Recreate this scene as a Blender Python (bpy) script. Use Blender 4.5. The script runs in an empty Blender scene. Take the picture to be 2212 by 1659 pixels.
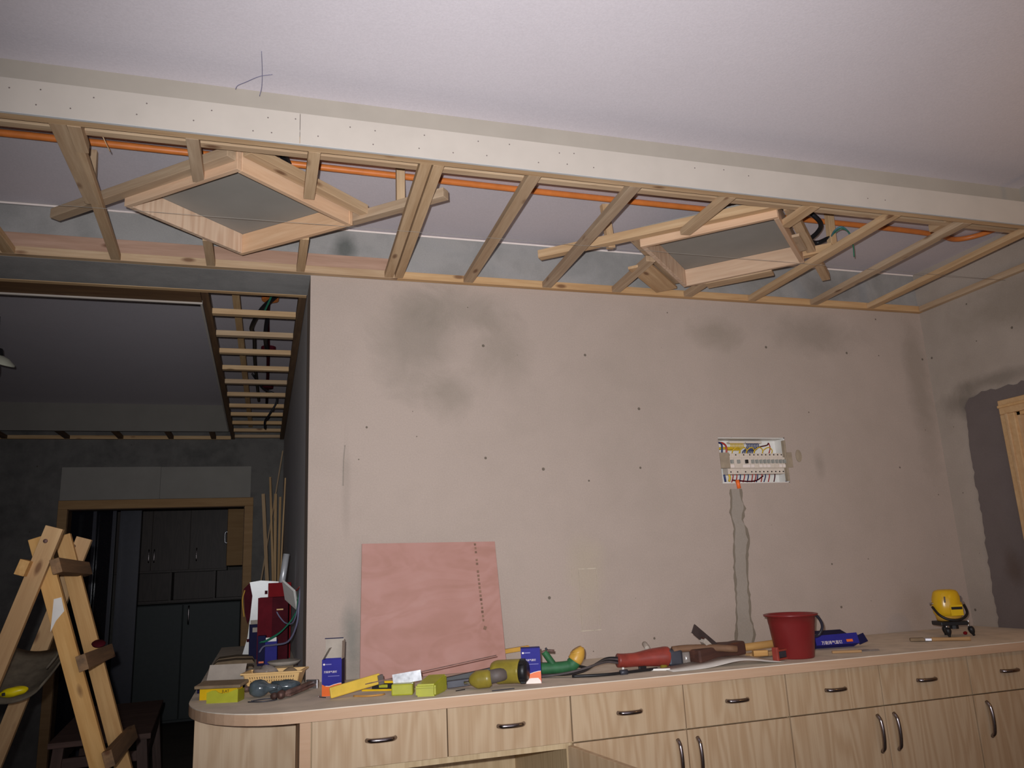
import bpy, bmesh, math, random
from mathutils import Vector, Matrix, Euler
random.seed(7)
C = bpy.context.scene.collection
sc = bpy.context.scene
PI = math.pi

# ------------------------------------------------------------------ camera
# fitted from the vanishing points of the room (2212 x 1659 frame, focal 1701 px)
cam_d = bpy.data.cameras.new('camera'); cam = bpy.data.objects.new('camera', cam_d); C.objects.link(cam)
cam_d.sensor_fit = 'HORIZONTAL'; cam_d.sensor_width = 36.0; cam_d.lens = 36.0*1701.4/2212
cam_d.clip_start = 0.05; cam_d.clip_end = 60
RGT = Vector((0.95424, -0.29534, -0.04686)); DWN = Vector((0.02416, 0.23234, -0.97233)); FWD = Vector((0.29806, 0.92671, 0.22884))
M = Matrix.Identity(3)
M.col[0] = RGT; M.col[1] = -DWN; M.col[2] = -FWD
CAM = Vector((0, 0, 1.35))
cam.matrix_world = Matrix.Translation(CAM) @ M.to_4x4()
sc.camera = cam

# ------------------------------------------------------------------ world, lights, exposure
w = bpy.data.worlds.new('world'); sc.world = w; w.use_nodes = True
bg = w.node_tree.nodes['Background']; bg.inputs[0].default_value = (0.80, 0.82, 1.0, 1); bg.inputs[1].default_value = 0.004
sc.view_settings.view_transform = 'Standard'; sc.view_settings.look = 'None'
sc.view_settings.exposure = 0.0; sc.view_settings.gamma = 1.0; sc.view_settings.use_curve_mapping = False

fl = bpy.data.lights.new('camera_flash', 'SPOT'); flo = bpy.data.objects.new('camera_flash', fl); C.objects.link(flo)
fl.energy = 335; fl.color = (0.955, 0.975, 1.0); fl.shadow_soft_size = 0.012; fl.spot_size = math.radians(97); fl.spot_blend = 1.0
aim = (FWD + RGT*0.05 - DWN*0.06).normalized()
flo.matrix_world = Matrix.Translation(CAM - DWN*0.055 - RGT*0.04) @ aim.to_track_quat('-Z', 'Y').to_matrix().to_4x4()

lp = bpy.data.lights.new('work_lamp', 'POINT'); lpo = bpy.data.objects.new('work_lamp', lp); C.objects.link(lpo)
lp.energy = 8; lp.color = (1.0, 0.58, 0.16); lp.shadow_soft_size = 0.05; lpo.location = (2.85, 0.75, 2.04)

wl = bpy.data.lights.new('rear_fill_light', 'AREA'); wlo = bpy.data.objects.new('rear_fill_light', wl); C.objects.link(wlo)  # added cool fill from behind the camera; no window is known there
wl.shape = 'RECTANGLE'; wl.size = 2.4; wl.size_y = 1.5; wl.energy = 23; wl.color = (0.90, 0.88, 1.0)
wlo.location = (0.9, -1.73, 1.45); wlo.rotation_euler = (PI/2, 0, 0)      # faces +y, into the room

# ------------------------------------------------------------------ materials
def lin(c):
    return tuple(((v/255)/12.92 if v/255 <= 0.04045 else ((v/255+0.055)/1.055)**2.4) for v in c) + (1,)
class NT:
    def __init__(s, name):
        s.m = bpy.data.materials.new(name); s.m.use_nodes = True; s.t = s.m.node_tree
        s.b = s.t.nodes['Principled BSDF']
    def n(s, typ, **kw):
        nd = s.t.nodes.new(typ)
        for k, v in kw.items():
            if k.startswith('i_'):
                key = k[2:]; key = int(key) if key.isdigit() else key.replace('_', ' ')
                nd.inputs[key].default_value = v
            else: setattr(nd, k, v)
        return nd
    def l(s, a, b): s.t.links.new(a, b)
    def mix(s, fac, a, b, mode='MIX'):
        nd = s.n('ShaderNodeMix', data_type='RGBA', blend_type=mode)
        for sock, v in ((nd.inputs[0], fac), (nd.inputs[6], a), (nd.inputs[7], b)):
            if hasattr(v, 'links'): s.l(v, sock)
            else: sock.default_value = v
        return nd.outputs[2]
    def math(s, op, a, b=0.0, clamp=False):
        nd = s.n('ShaderNodeMath', operation=op, use_clamp=clamp)
        for sock, v in ((nd.inputs[0], a), (nd.inputs[1], b)):
            if hasattr(v, 'links'): s.l(v, sock)
            else: sock.default_value = v
        return nd.outputs[0]
    def ramp(s, fac, stops):
        nd = s.n('ShaderNodeValToRGB'); e = nd.color_ramp.elements
        while len(e) < len(stops): e.new(0.5)
        for i, (p, c) in enumerate(stops): e[i].position = p; e[i].color = c
        s.l(fac, nd.inputs[0]); return nd.outputs[0]
    def bump(s, h, st, d=0.002):
        nd = s.n('ShaderNodeBump', i_Strength=st, i_Distance=d); s.l(h, nd.inputs['Height']); s.l(nd.outputs[0], s.b.inputs['Normal'])
    def coords(s, kind='Object', scale=(1, 1, 1), rand=True):
        tc = s.n('ShaderNodeTexCoord'); src = tc.outputs[kind]
        if rand:
            oi = s.n('ShaderNodeObjectInfo')
            mu = s.n('ShaderNodeVectorMath', operation='SCALE'); mu.inputs[0].default_value = (7.3, 5.1, 9.7); s.l(oi.outputs['Random'], mu.inputs['Scale'])
            ad = s.n('ShaderNodeVectorMath', operation='ADD'); s.l(src, ad.inputs[0]); s.l(mu.outputs[0], ad.inputs[1]); src = ad.outputs[0]
        mp = s.n('ShaderNodeMapping'); mp.inputs['Scale'].default_value = scale; s.l(src, mp.inputs[0]); return mp.outputs[0]
    def noise(s, v, scale, detail=4, rough=0.55, dist=0.0):
        nd = s.n('ShaderNodeTexNoise', i_Scale=scale, i_Detail=detail, i_Roughness=rough, i_Distortion=dist); s.l(v, nd.inputs['Vector']); return nd.outputs['Fac']

def plain(name, c, rough=0.55, metal=0.0, var=0.08, spec=0.4, nscale=25):
    t = NT(name); v = t.coords('Object')
    n = t.noise(v, nscale, 3)
    a = lin(c); dk = tuple(x*(1-2.2*var) for x in a[:3]) + (1,); lt = tuple(min(1, x*(1+1.2*var)) for x in a[:3]) + (1,)
    t.l(t.ramp(n, [(0.3, dk), (0.7, lt)]), t.b.inputs['Base Color'])
    t.b.inputs['Roughness'].default_value = rough; t.b.inputs['Metallic'].default_value = metal
    t.b.inputs['Specular IOR Level'].default_value = spec
    return t.m

def wood(name, c1, c2, knots=True, rough=0.7, along=0, ring=9.0):
    """timber with the grain along a local axis"""
    t = NT(name); s = [16, 16, 16]; s[along] = 1.1
    v = t.coords('Object', tuple(s))
    n1 = t.noise(v, 1.6, 5, 0.6, 0.6); n2 = t.noise(v, 6.0, 3, 0.6)
    f = t.math('ADD', t.math('MULTIPLY', n1, 0.7), t.math('MULTIPLY', n2, 0.3))
    col = t.ramp(f, [(0.32, lin(c2)), (0.5, lin([(a+b)/2 for a, b in zip(c1, c2)])), (0.66, lin(c1))])
    oi = t.n('ShaderNodeObjectInfo')
    hs = t.n('ShaderNodeHueSaturation'); t.l(col, hs.inputs['Color'])
    t.l(t.math('ADD', t.math('MULTIPLY', oi.outputs['Random'], 0.26), 0.86), hs.inputs['Value'])
    t.l(t.math('ADD', t.math('MULTIPLY', oi.outputs['Random'], 0.22), 0.88), hs.inputs['Saturation'])
    col = hs.outputs[0]
    if knots:
        v2 = t.coords('Object', tuple(5.0 if i == along else 13.0 for i in range(3)))
        vo = t.n('ShaderNodeTexVoronoi', i_Scale=1.0, i_Randomness=1.0); t.l(v2, vo.inputs['Vector'])
        k = t.ramp(vo.outputs['Distance'], [(0.07, (1, 1, 1, 1)), (0.16, (0, 0, 0, 1))])
        kk = t.math('MULTIPLY', k, 0.75)
        col = t.mix(kk, col, lin((95, 55, 32)))
    t.l(col, t.b.inputs['Base Color']); t.b.inputs['Roughness'].default_value = rough
    t.b.inputs['Specular IOR Level'].default_value = 0.3
    t.bump(n2, 0.25, 0.001)
    return t.m

def laminate(name, c1, c2, axis=2):
    """veneered board, cathedral grain along a local axis"""
    t = NT(name); s = [6.5, 6.5, 6.5]; s[axis] = 0.8
    v = t.coords('Object', tuple(s))
    d = t.noise(v, 1.3, 2, 0.5)
    wv = t.n('ShaderNodeMath', operation='SINE'); t.l(t.math('MULTIPLY', d, 62.0), wv.inputs[0])
    band = t.math('ADD', t.math('MULTIPLY', wv.outputs[0], 0.5), 0.5)
    s2 = [170.0, 170.0, 170.0]; s2[axis] = 4.0
    fine = t.noise(t.coords('Object', tuple(s2)), 1.0, 2)
    f = t.math('ADD', t.math('MULTIPLY', band, 0.42), t.math('MULTIPLY', fine, 0.62))
    t.l(t.ramp(f, [(0.2, lin(c2)), (0.75, lin(c1))]), t.b.inputs['Base Color'])
    t.b.inputs['Roughness'].default_value = 0.45; t.b.inputs['Specular IOR Level'].default_value = 0.3
    return t.m

def plaster(name, base, dark, stains_and_shade=(), specks=True, rough=0.9, blotch=0.5, scale=1.0):
    """bare cement render; stains are patches with their own place and outline, one of them painted shade"""
    t = NT(name); g = t.n('ShaderNodeNewGeometry'); pos = g.outputs['Position']
    big = t.noise(pos, 1.7*scale, 6, 0.62, 0.4); mid = t.noise(pos, 7*scale, 5, 0.6); fine = t.noise(pos, 160, 3)
    f = t.math('ADD', t.math('MULTIPLY', big, 0.65), t.math('MULTIPLY', mid, 0.35))
    b = lin(base); dk = lin(dark)
    m = tuple(b[i]*(1-blotch) + dk[i]*blotch for i in range(3)) + (1,)
    col = t.ramp(f, [(0.30, m), (0.55, b)])
    ragged = t.noise(pos, 4.5, 6, 0.65, 0.5)
    for (p, r, amt, c) in stains_and_shade:
        sub = t.n('ShaderNodeVectorMath', operation='SUBTRACT'); sub.inputs[1].default_value = p; t.l(pos, sub.inputs[0])
        dv = t.n('ShaderNodeVectorMath', operation='DIVIDE'); dv.inputs[1].default_value = r; t.l(sub.outputs[0], dv.inputs[0])
        ln = t.n('ShaderNodeVectorMath', operation='LENGTH'); t.l(dv.outputs[0], ln.inputs[0])
        e = t.math('SUBTRACT', t.math('ADD', t.math('SUBTRACT', 1.0, ln.outputs['Value']), t.math('MULTIPLY', ragged, 1.5)), 0.75)
        msk = t.math('MULTIPLY', t.ramp(e, [(0.0, (0, 0, 0, 1)), (0.75, (1, 1, 1, 1))]), amt)
        col = t.mix(msk, col, lin(c))
    if specks:
        sx = t.n('ShaderNodeSeparateXYZ'); t.l(pos, sx.inputs[0]); cx = t.n('ShaderNodeCombineXYZ')
        t.l(t.math('ADD', sx.outputs['X'], sx.outputs['Y']), cx.inputs['X']); t.l(sx.outputs['Z'], cx.inputs['Y'])
        vo = t.n('ShaderNodeTexVoronoi', i_Scale=4.2, i_Randomness=1.0); vo.voronoi_dimensions = '2D'; t.l(cx.outputs[0], vo.inputs['Vector'])
        cr = t.n('ShaderNodeSeparateColor'); t.l(vo.outputs['Color'], cr.inputs[0])
        rs = t.math('MULTIPLY', t.math('POWER', cr.outputs['Red'], 3.0), 0.029)
        sp = t.math('MULTIPLY', t.math('LESS_THAN', vo.outputs['Distance'], rs), 0.75)
        col = t.mix(sp, col, lin((84, 76, 64)))
    t.l(t.mix(t.math('MULTIPLY', fine, 0.18), col, (0, 0, 0, 1)), t.b.inputs['Base Color'])
    t.b.inputs['Roughness'].default_value = rough; t.b.inputs['Specular IOR Level'].default_value = 0.15
    t.bump(t.math('ADD', t.math('MULTIPLY', mid, 0.6), t.math('MULTIPLY', fine, 0.4)), 0.3, 0.003)
    return t.m

def clearish(name, c, rough=0.15, alpha=0.5):
    t = NT(name); t.b.inputs['Base Color'].default_value = lin(c); t.b.inputs['Roughness'].default_value = rough
    v = t.coords('Object'); n = t.noise(v, 35, 4)
    t.l(t.math('ADD', t.math('MULTIPLY', n, 0.5), alpha-0.25, True), t.b.inputs['Alpha'])
    t.bump(n, 0.8, 0.004); return t.m

MT = {}
MT['wall'] = plaster('render_beige', (184, 167, 156), (156, 143, 131), blotch=0.3, stains_and_shade=[
    ((0.60, 3.15, 2.30), (0.20, 1, 0.30), 0.42, (126, 118, 106)), ((0.78, 3.15, 2.45), (0.30, 1, 0.12), 0.36, (130, 122, 109)),
    ((0.98, 3.15, 2.28), (0.16, 1, 0.20), 0.32, (130, 121, 107)), ((0.74, 3.15, 2.08), (0.13, 1, 0.15), 0.36, (130, 121, 107)),
    ((2.62, 3.15, 2.42), (0.32, 1, 0.13), 0.36, (124, 114, 102)), ((2.05, 3.15, 2.40), (0.16, 1, 0.10), 0.4, (130, 119, 104)),
    ((2.54, 3.15, 1.77), (0.04, 1, 0.09), 0.3, (126, 116, 104)), ((3.22, 3.15, 2.2), (0.10, 1, 0.5), 0.35, (120, 110, 95)),
    ((0.31, 3.15, 1.72), (0.022, 1, 0.26), 0.22, (130, 120, 110)), ((0.33, 3.15, 1.12), (0.05, 1, 0.22), 0.6, (118, 122, 114)),  # greenish patch left of the pink board is its shadow, painted into the wall
    ((1.30, 3.15, 1.30), (0.12, 1, 0.2), 0.2, (190, 178, 140))])
MT['wall_plain'] = plaster('render_beige_plain', (184, 167, 156), (156, 143, 131), blotch=0.3)
MT['wall_right'] = plaster('render_beige_right', (180, 166, 154), (146, 134, 122), stains_and_shade=[
    ((3.3, 2.98, 2.05), (1, 0.16, 0.10), 0.6, (100, 92, 82)), ((3.3, 2.80, 2.12), (1, 0.30, 0.05), 0.5, (104, 96, 86)),
    ((3.3, 2.6, 2.45), (1, 0.4, 0.15), 0.4, (130, 118, 102))], blotch=0.4)
MT['mortar'] = plaster('grey_mortar', (118, 107, 104), (96, 86, 84), stains_and_shade=[((3.3, 2.86, 1.25), (1, 0.07, 0.12), 0.5, (88, 70, 58))], specks=False)
MT['mortar_wet'] = plaster('grey_mortar_strip', (164, 153, 142), (150, 139, 128), specks=False)
MT['chase_edge'] = plaster('rough_chase_edge', (136, 124, 110), (112, 102, 90), specks=False)
MT['chalk'] = plain('faint_chalk', (192, 178, 160), 0.9, var=0.1, nscale=60)
MT['bulb'] = NT('lit_bulb').m; _b = MT['bulb'].node_tree.nodes['Principled BSDF']; _b.inputs['Emission Color'].default_value = (1.0, 0.62, 0.25, 1); _b.inputs['Emission Strength'].default_value = 4.0
MT['concrete'] = plaster('grey_concrete', (162, 158, 155), (138, 136, 133), blotch=0.9, scale=2.0,
    stains_and_shade=[((0.30, 3.15, 2.70), (0.07, 1, 0.09), 0.85, (96, 98, 94)), ((2.75, 3.15, 2.66), (0.25, 1, 0.1), 0.5, (104, 100, 96))], specks=False)
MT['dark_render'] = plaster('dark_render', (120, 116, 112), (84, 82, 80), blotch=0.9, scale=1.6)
MT['side_render'] = plaster('side_render', (240, 238, 241), (226, 224, 228), specks=False)
MT['ceiling'] = plaster('ceiling_paint', (214, 205, 210), (206, 197, 202), specks=False, blotch=0.4, rough=0.85)
MT['floor'] = plaster('cement_floor', (120, 112, 104), (92, 86, 80))
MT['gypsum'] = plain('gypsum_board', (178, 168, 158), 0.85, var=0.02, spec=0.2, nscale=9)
MT['gypsum_shade'] = plain('gypsum_board_shaded', (160, 151, 140), 0.9, var=0.02, spec=0.15, nscale=9)  # same board darkened: the trough's shade is put into its colour
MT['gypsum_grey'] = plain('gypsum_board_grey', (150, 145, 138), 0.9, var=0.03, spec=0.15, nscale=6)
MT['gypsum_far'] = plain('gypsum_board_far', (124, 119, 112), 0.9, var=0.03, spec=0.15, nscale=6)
MT['gypsum_core'] = plain('gypsum_core', (186, 184, 182), 0.9, var=0.02)
MT['screw'] = plain('screw_head', (112, 100, 96), 0.6, 0.2, 0.02)
MT['pine'] = wood('pine_batten', (200, 172, 140), (166, 134, 102))
MT['pine_pink'] = wood('pine_planed', (212, 180, 150), (190, 152, 122), knots=False)
MT['pine_y'] = wood('pine_yellow', (212, 172, 122), (182, 136, 86))
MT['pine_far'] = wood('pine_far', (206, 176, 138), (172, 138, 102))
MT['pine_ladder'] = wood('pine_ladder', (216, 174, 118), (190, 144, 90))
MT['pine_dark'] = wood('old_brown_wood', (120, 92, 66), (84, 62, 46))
MT['bench_wood'] = wood('bench_wood', (116, 92, 84), (86, 68, 62))
MT['grime_wood'] = wood('grimy_rung', (150, 118, 88), (104, 84, 66), rough=0.8)
MT['blockboard'] = laminate('blockboard_edge', (214, 186, 160), (192, 158, 132), axis=2)
MT['ply_face'] = wood('ply_strip', (184, 150, 130), (156, 122, 102))
MT['lam'] = laminate('ash_veneer', (190, 164, 134), (174, 144, 112))
MT['lam_edge'] = wood('edge_band', (196, 162, 134), (186, 150, 120), knots=False)
MT['lam_in'] = laminate('veneer_inside', (200, 176, 140), (182, 156, 120))
MT['worktop'] = plain('dusty_worktop', (222, 208, 190), 0.95, var=0.06, nscale=14, spec=0.1)
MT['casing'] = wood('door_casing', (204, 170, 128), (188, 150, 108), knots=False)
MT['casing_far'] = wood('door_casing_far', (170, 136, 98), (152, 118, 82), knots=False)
MT['orange'] = plain('orange_conduit', (206, 118, 56), 0.4, var=0.05)
MT['orange_s'] = plain('orange_sleeve', (238, 110, 44), 0.45, var=0.04)
MT['black'] = plain('black_rubber', (26, 25, 28), 0.45, var=0.1)
MT['cable_grey'] = plain('dusty_cable', (78, 70, 70), 0.6, var=0.15)
MT['greenwire'] = plain('green_wire', (44, 120, 92), 0.4, var=0.05)
MT['bluewire'] = plain('teal_wire', (70, 128, 140), 0.4, var=0.05)
MT['greywire'] = plain('grey_wire', (112, 110, 134), 0.4, var=0.05)
MT['blue_w'] = plain('blue_wire', (46, 58, 104), 0.4, var=0.05)
MT['red_w'] = plain('red_wire', (176, 56, 48), 0.4, var=0.05)
MT['yel_w'] = plain('yellow_wire', (216, 178, 40), 0.4, var=0.05)
MT['string'] = plain('string', (150, 142, 132), 0.7, var=0.02)
MT['chrome'] = plain('dark_chrome', (150, 140, 140), 0.22, 1.0, 0.05)
MT['steel'] = plain('brushed_steel', (206, 206, 210), 0.3, 1.0, 0.12, nscale=60)
MT['silver'] = plain('silver_foil', (206, 206, 210), 0.35, 0.35, 0.05)
MT['rust'] = plain('rusty_steel', (120, 92, 84), 0.6, 0.35, 0.2, nscale=40)
MT['white_pl'] = plain('white_plastic', (226, 222, 216), 0.4, var=0.02)
MT['ivory_pl'] = plain('ivory_breaker', (214, 200, 186), 0.45, var=0.03)
MT['grey_pl'] = plain('grey_toggle', (150, 150, 144), 0.5, var=0.03)
MT['tan_metal'] = plain('mortar_smeared_bracket', (158, 142, 122), 0.8, var=0.08)
MT['boxblue'] = plain('blue_card', (44, 42, 128), 0.6, var=0.04, spec=0.15)
MT['boxblue_d'] = plain('dark_blue_card', (26, 25, 62), 0.65, var=0.05, spec=0.12)
MT['boxorange'] = plain('orange_print', (226, 104, 40), 0.35, var=0.03)
MT['print_w'] = plain('white_print', (236, 222, 214), 0.5, var=0.02)
MT['print_dim'] = plain('dim_print', (120, 116, 176), 0.5, var=0.02)
MT['card'] = plain('grey_card', (170, 158, 146), 0.85, var=0.06)
MT['cardbrown'] = plain('brown_card', (132, 112, 88), 0.85, var=0.1)
MT['yellow'] = plain('yellow_paint', (218, 182, 70), 0.4, var=0.06)
MT['yellow_lvl'] = plain('yellow_level', (222, 180, 20), 0.4, var=0.05)
MT['lime'] = plain('lime_plastic', (166, 166, 44), 0.45, var=0.05)
MT['lime_d'] = plain('olive_plastic', (138, 136, 24), 0.4, var=0.06)
MT['olive'] = plain('olive_enamel', (140, 124, 46), 0.35, var=0.1)
MT['greytool'] = plain('dusty_grey_barrel', (98, 88, 84), 0.6, var=0.12)
MT['green'] = plain('green_enamel', (44, 98, 60), 0.6, var=0.12)
MT['amber'] = plain('amber_plastic', (204, 156, 66), 0.4, var=0.06)
MT['redtool'] = plain('red_tool_body', (142, 58, 48), 0.4, var=0.1)
MT['gear'] = plain('dark_gear_head', (62, 62, 70), 0.45, 0.3, 0.1)
MT['gear_d'] = plain('dark_iron', (72, 60, 58), 0.6, 0.2, 0.12)
MT['redbucket'] = plain('red_bucket', (122, 36, 36), 0.35, var=0.05, nscale=8)
MT['handle_bk'] = plain('black_handle', (44, 42, 52), 0.4, var=0.05)
MT['oldwood'] = wood('plane_wood', (88, 58, 48), (58, 38, 34), rough=0.6)
MT['tanwood'] = wood('tan_handle', (196, 154, 98), (170, 126, 74), knots=False)
MT['brownwood'] = wood('worn_handle', (132, 98, 74), (100, 74, 56), knots=False)
MT['paper'] = plain('white_sheet', (206, 198, 190), 0.6, var=0.05)
MT['basket'] = plain('cream_basket', (226, 186, 126), 0.45, var=0.04)
MT['bagclear'] = clearish('clear_bag', (150, 140, 134), 0.15, 0.6)
MT['glassdark'] = plain('bagged_tool', (74, 84, 90), 0.15, var=0.25, spec=0.7)
MT['bagwhite'] = plain('white_carrier_bag', (206, 204, 202), 0.3, var=0.05)
MT['maroon'] = plain('maroon_box', (74, 18, 28), 0.7, var=0.12, spec=0.08)
MT['maroon_l'] = plain('maroon_spine', (98, 22, 32), 0.7, var=0.08, spec=0.08)
MT['red'] = plain('red_card', (128, 24, 30), 0.7, var=0.05, spec=0.08)
MT['dark_cab'] = laminate('dark_cabinet', (78, 66, 60), (64, 53, 48))
MT['fridge'] = plain('dark_green_glass', (66, 72, 72), 0.55, var=0.04)
MT['slide'] = plain('sliding_frame', (58, 58, 68), 0.3, var=0.05)
MT['void'] = plain('dark_glass', (26, 26, 32), 0.12, var=0.05)
MT['laser'] = plain('yellow_laser_body', (214, 168, 30), 0.25, var=0.03)
MT['lampglass'] = plain('pale_lamp_shade', (214, 212, 190), 0.3, var=0.05)
MT['canvas'] = plain('dark_canvas', (112, 102, 86), 0.85, var=0.15)
MT['brightyellow'] = plain('bright_yellow', (234, 214, 20), 0.3, var=0.03)
MT['pencil'] = plain('grey_stamp', (138, 106, 88), 0.8, var=0.2)

def pinkply():
    t = NT('pink_plywood'); v = t.coords('Object', (1.6, 1.6, 3.2), False)
    n = t.noise(v, 2.0, 3, 0.5, 1.6)
    wv = t.n('ShaderNodeMath', operation='SINE'); t.l(t.math('MULTIPLY', n, 26.0), wv.inputs[0])
    f = t.math('ADD', t.math('MULTIPLY', wv.outputs[0], 0.10), t.noise(v, 3.2, 5))
    col = t.ramp(f, [(0.2, lin((164, 120, 106))), (0.55, lin((176, 131, 120))), (0.85, lin((182, 140, 130)))])
    t.l(col, t.b.inputs['Base Color']); t.b.inputs['Roughness'].default_value = 0.55; t.b.inputs['Specular IOR Level'].default_value = 0.25
    return t.m
MT['pinkply'] = pinkply()

# ------------------------------------------------------------------ mesh helpers
PM = {}
def link(o, mat, parent=None, mw=None):
    C.objects.link(o)
    if mat: o.data.materials.append(MT[mat] if isinstance(mat, str) else mat)
    if mw is not None: o.matrix_basis = mw
    if parent:
        o.parent = parent; o.matrix_parent_inverse = PM[parent.name].inverted()
    PM[o.name] = mw if mw is not None else Matrix.Identity(4)
    return o
def mk(name, bm, mat, parent=None, mw=None, smooth=False):
    bmesh.ops.recalc_face_normals(bm, faces=bm.faces)
    me = bpy.data.meshes.new(name); bm.to_mesh(me); bm.free()
    if smooth:
        for p in me.polygons: p.use_smooth = True
    o = bpy.data.objects.new(name, me)
    return link(o, mat, parent, mw)
def mesh_of(name, bm):
    bmesh.ops.recalc_face_normals(bm, faces=bm.faces); me = bpy.data.meshes.new(name); bm.to_mesh(me); bm.free(); return me
def thing(name, label, cat, loc=(0, 0, 0), rz=0, group=None):
    o = bpy.data.objects.new(name, None); o.empty_display_size = 0.05; C.objects.link(o)
    mw = Matrix.Translation(loc) @ Matrix.Rotation(rz, 4, 'Z'); o.matrix_basis = mw; PM[o.name] = mw
    tag(o, label, cat, group); return o
def tag(o, label, cat, group=None):
    o['label'] = label; o['category'] = cat
    if group: o['group'] = group
    return o
def st(o): o['kind'] = 'structure'; return o
def T(x, y, z, rz=0, rx=0, ry=0): return Matrix.Translation((x, y, z)) @ Euler((rx, ry, rz)).to_matrix().to_4x4()
def box(bm, x0, x1, y0, y1, z0, z1, bev=0):
    r = bmesh.ops.create_cube(bm, size=1)
    for v in r['verts']:
        v.co = Vector((x0+(v.co.x+.5)*(x1-x0), y0+(v.co.y+.5)*(y1-y0), z0+(v.co.z+.5)*(z1-z0)))
    if bev:
        es = list({e for v in r['verts'] for e in v.link_edges}); bmesh.ops.bevel(bm, geom=es, offset=bev, segments=2, affect='EDGES', profile=0.5)
    return bm
def bx(x0, x1, y0, y1, z0, z1, bev=0): return box(bmesh.new(), x0, x1, y0, y1, z0, z1, bev)
def wbox(name, x0, x1, y0, y1, z0, z1, mat, parent=None, bev=0):
    """box in world coordinates, origin at its centre"""
    cx, cy, cz = (x0+x1)/2, (y0+y1)/2, (z0+z1)/2
    return mk(name, bx(x0-cx, x1-cx, y0-cy, y1-cy, z0-cz, z1-cz, bev), mat, parent, T(cx, cy, cz))
def frame_mat(p0, p1, up=(0, 0, 1)):
    p0 = Vector(p0); p1 = Vector(p1); x = (p1-p0).normalized(); u = Vector(up)
    y = u.cross(x)
    if y.length < 1e-5: y = Vector((0, 1, 0)).cross(x)
    y.normalize(); z = x.cross(y)
    m = Matrix.Identity(4)
    for i, a in enumerate((x, y, z)):
        for k in range(3): m[k][i] = a[k]
    m.translation = (p0+p1)/2
    return m, (p1-p0).length
def stick(name, p0, p1, wd, ht, mat, parent=None, up=(0, 0, 1), bev=0.0015):
    m, L = frame_mat(p0, p1, up)
    return mk(name, bx(-L/2, L/2, -wd/2, wd/2, -ht/2, ht/2, bev), mat, parent, m)
def smooth_pts(pts, n=6):
    P = [Vector(p) for p in pts]
    if len(P) < 3: return P
    out = []
    for i in range(len(P)-1):
        a = P[i-1] if i else P[0]*2-P[1]; b = P[i]; c = P[i+1]; d = P[i+2] if i+2 < len(P) else P[-1]*2-P[-2]
        for k in range(n):
            t = k/n; t2 = t*t; t3 = t2*t
            out.append(0.5*((2*b)+(c-a)*t+(2*a-5*b+4*c-d)*t2+(3*b-a-3*c+d)*t3))
    out.append(P[-1]); return out
def tube(bm, pts, r, seg=8, n=6, flat=1.0):
    P = smooth_pts(pts, n) if n else [Vector(p) for p in pts]
    rings = []; prev = None
    for i, p in enumerate(P):
        d = (P[min(i+1, len(P)-1)]-P[max(i-1, 0)]).normalized()
        a = (prev - d*prev.dot(d)) if prev else d.orthogonal()
        if a.length < 1e-6: a = d.orthogonal()
        a.normalize(); prev = a; b = d.cross(a)
        rr = r(i/(len(P)-1)) if callable(r) else r
        rings.append([bm.verts.new(p+(a*math.cos(2*PI*k/seg)*flat+b*math.sin(2*PI*k/seg))*rr) for k in range(seg)])
    for i in range(len(rings)-1):
        for k in range(seg):
            bm.faces.new((rings[i][k], rings[i][(k+1) % seg], rings[i+1][(k+1) % seg], rings[i+1][k]))
    bm.faces.new(rings[0][::-1]); bm.faces.new(rings[-1]); return bm
def wtube(name, pts, r, mat, parent=None, seg=8, n=6):
    c = sum((Vector(p) for p in pts), Vector())/len(pts)
    return mk(name, tube(bmesh.new(), [Vector(p)-c for p in pts], r, seg, n), mat, parent, Matrix.Translation(c), True)
def lathe(bm, prof, seg=24, cap=True):
    rings = [[bm.verts.new((r*math.cos(2*PI*k/seg), r*math.sin(2*PI*k/seg), z)) for k in range(seg)] for r, z in prof]
    for i in range(len(rings)-1):
        for k in range(seg):
            bm.faces.new((rings[i][k], rings[i][(k+1) % seg], rings[i+1][(k+1) % seg], rings[i+1][k]))
    if cap:
        bm.faces.new(rings[0][::-1]); bm.faces.new(rings[-1])
    return bm
def prism(bm, pts, z0, z1):
    a = [bm.verts.new((x, y, z0)) for x, y in pts]; b = [bm.verts.new((x, y, z1)) for x, y in pts]
    n = len(pts); bm.faces.new(a[::-1]); bm.faces.new(b)
    for i in range(n): bm.faces.new((a[i], a[(i+1) % n], b[(i+1) % n], b[i]))
    return bm
def prism_y(bm, pts, y0, y1):
    """outline in x,z extruded along y"""
    a = [bm.verts.new((x, y0, z)) for x, z in pts]; b = [bm.verts.new((x, y1, z)) for x, z in pts]
    n = len(pts); bm.faces.new(a); bm.faces.new(b[::-1])
    for i in range(n): bm.faces.new((a[(i+1) % n], a[i], b[i], b[(i+1) % n]))
    return bm
def text_mesh(name, body, size, mat, parent, mw, ext=0.0002):
    cu = bpy.data.curves.new(name, 'FONT'); cu.body = body; cu.size = size; cu.extrude = ext; cu.align_x = 'LEFT'; cu.resolution_u = 3
    tmp = bpy.data.objects.new(name+'_tmp', cu); C.objects.link(tmp)
    dg = bpy.context.evaluated_depsgraph_get(); me = bpy.data.meshes.new_from_object(tmp.evaluated_get(dg))
    bpy.data.objects.remove(tmp); bpy.data.curves.remove(cu)
    me.materials.clear(); o = bpy.data.objects.new(name, me); return link(o, mat, parent, mw)

# ------------------------------------------------------------------ key dimensions (metres)
D = 3.15        # back wall plane
ZB = 2.567      # underside of the soffit framing
ZC = 2.785      # ceiling slab
XR = 3.30       # right wall plane
XL = 0.165      # left end of the back wall, and the long wall behind it
YF = 7.23       # far wall of the next room
ZT = 0.98       # worktop

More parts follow.
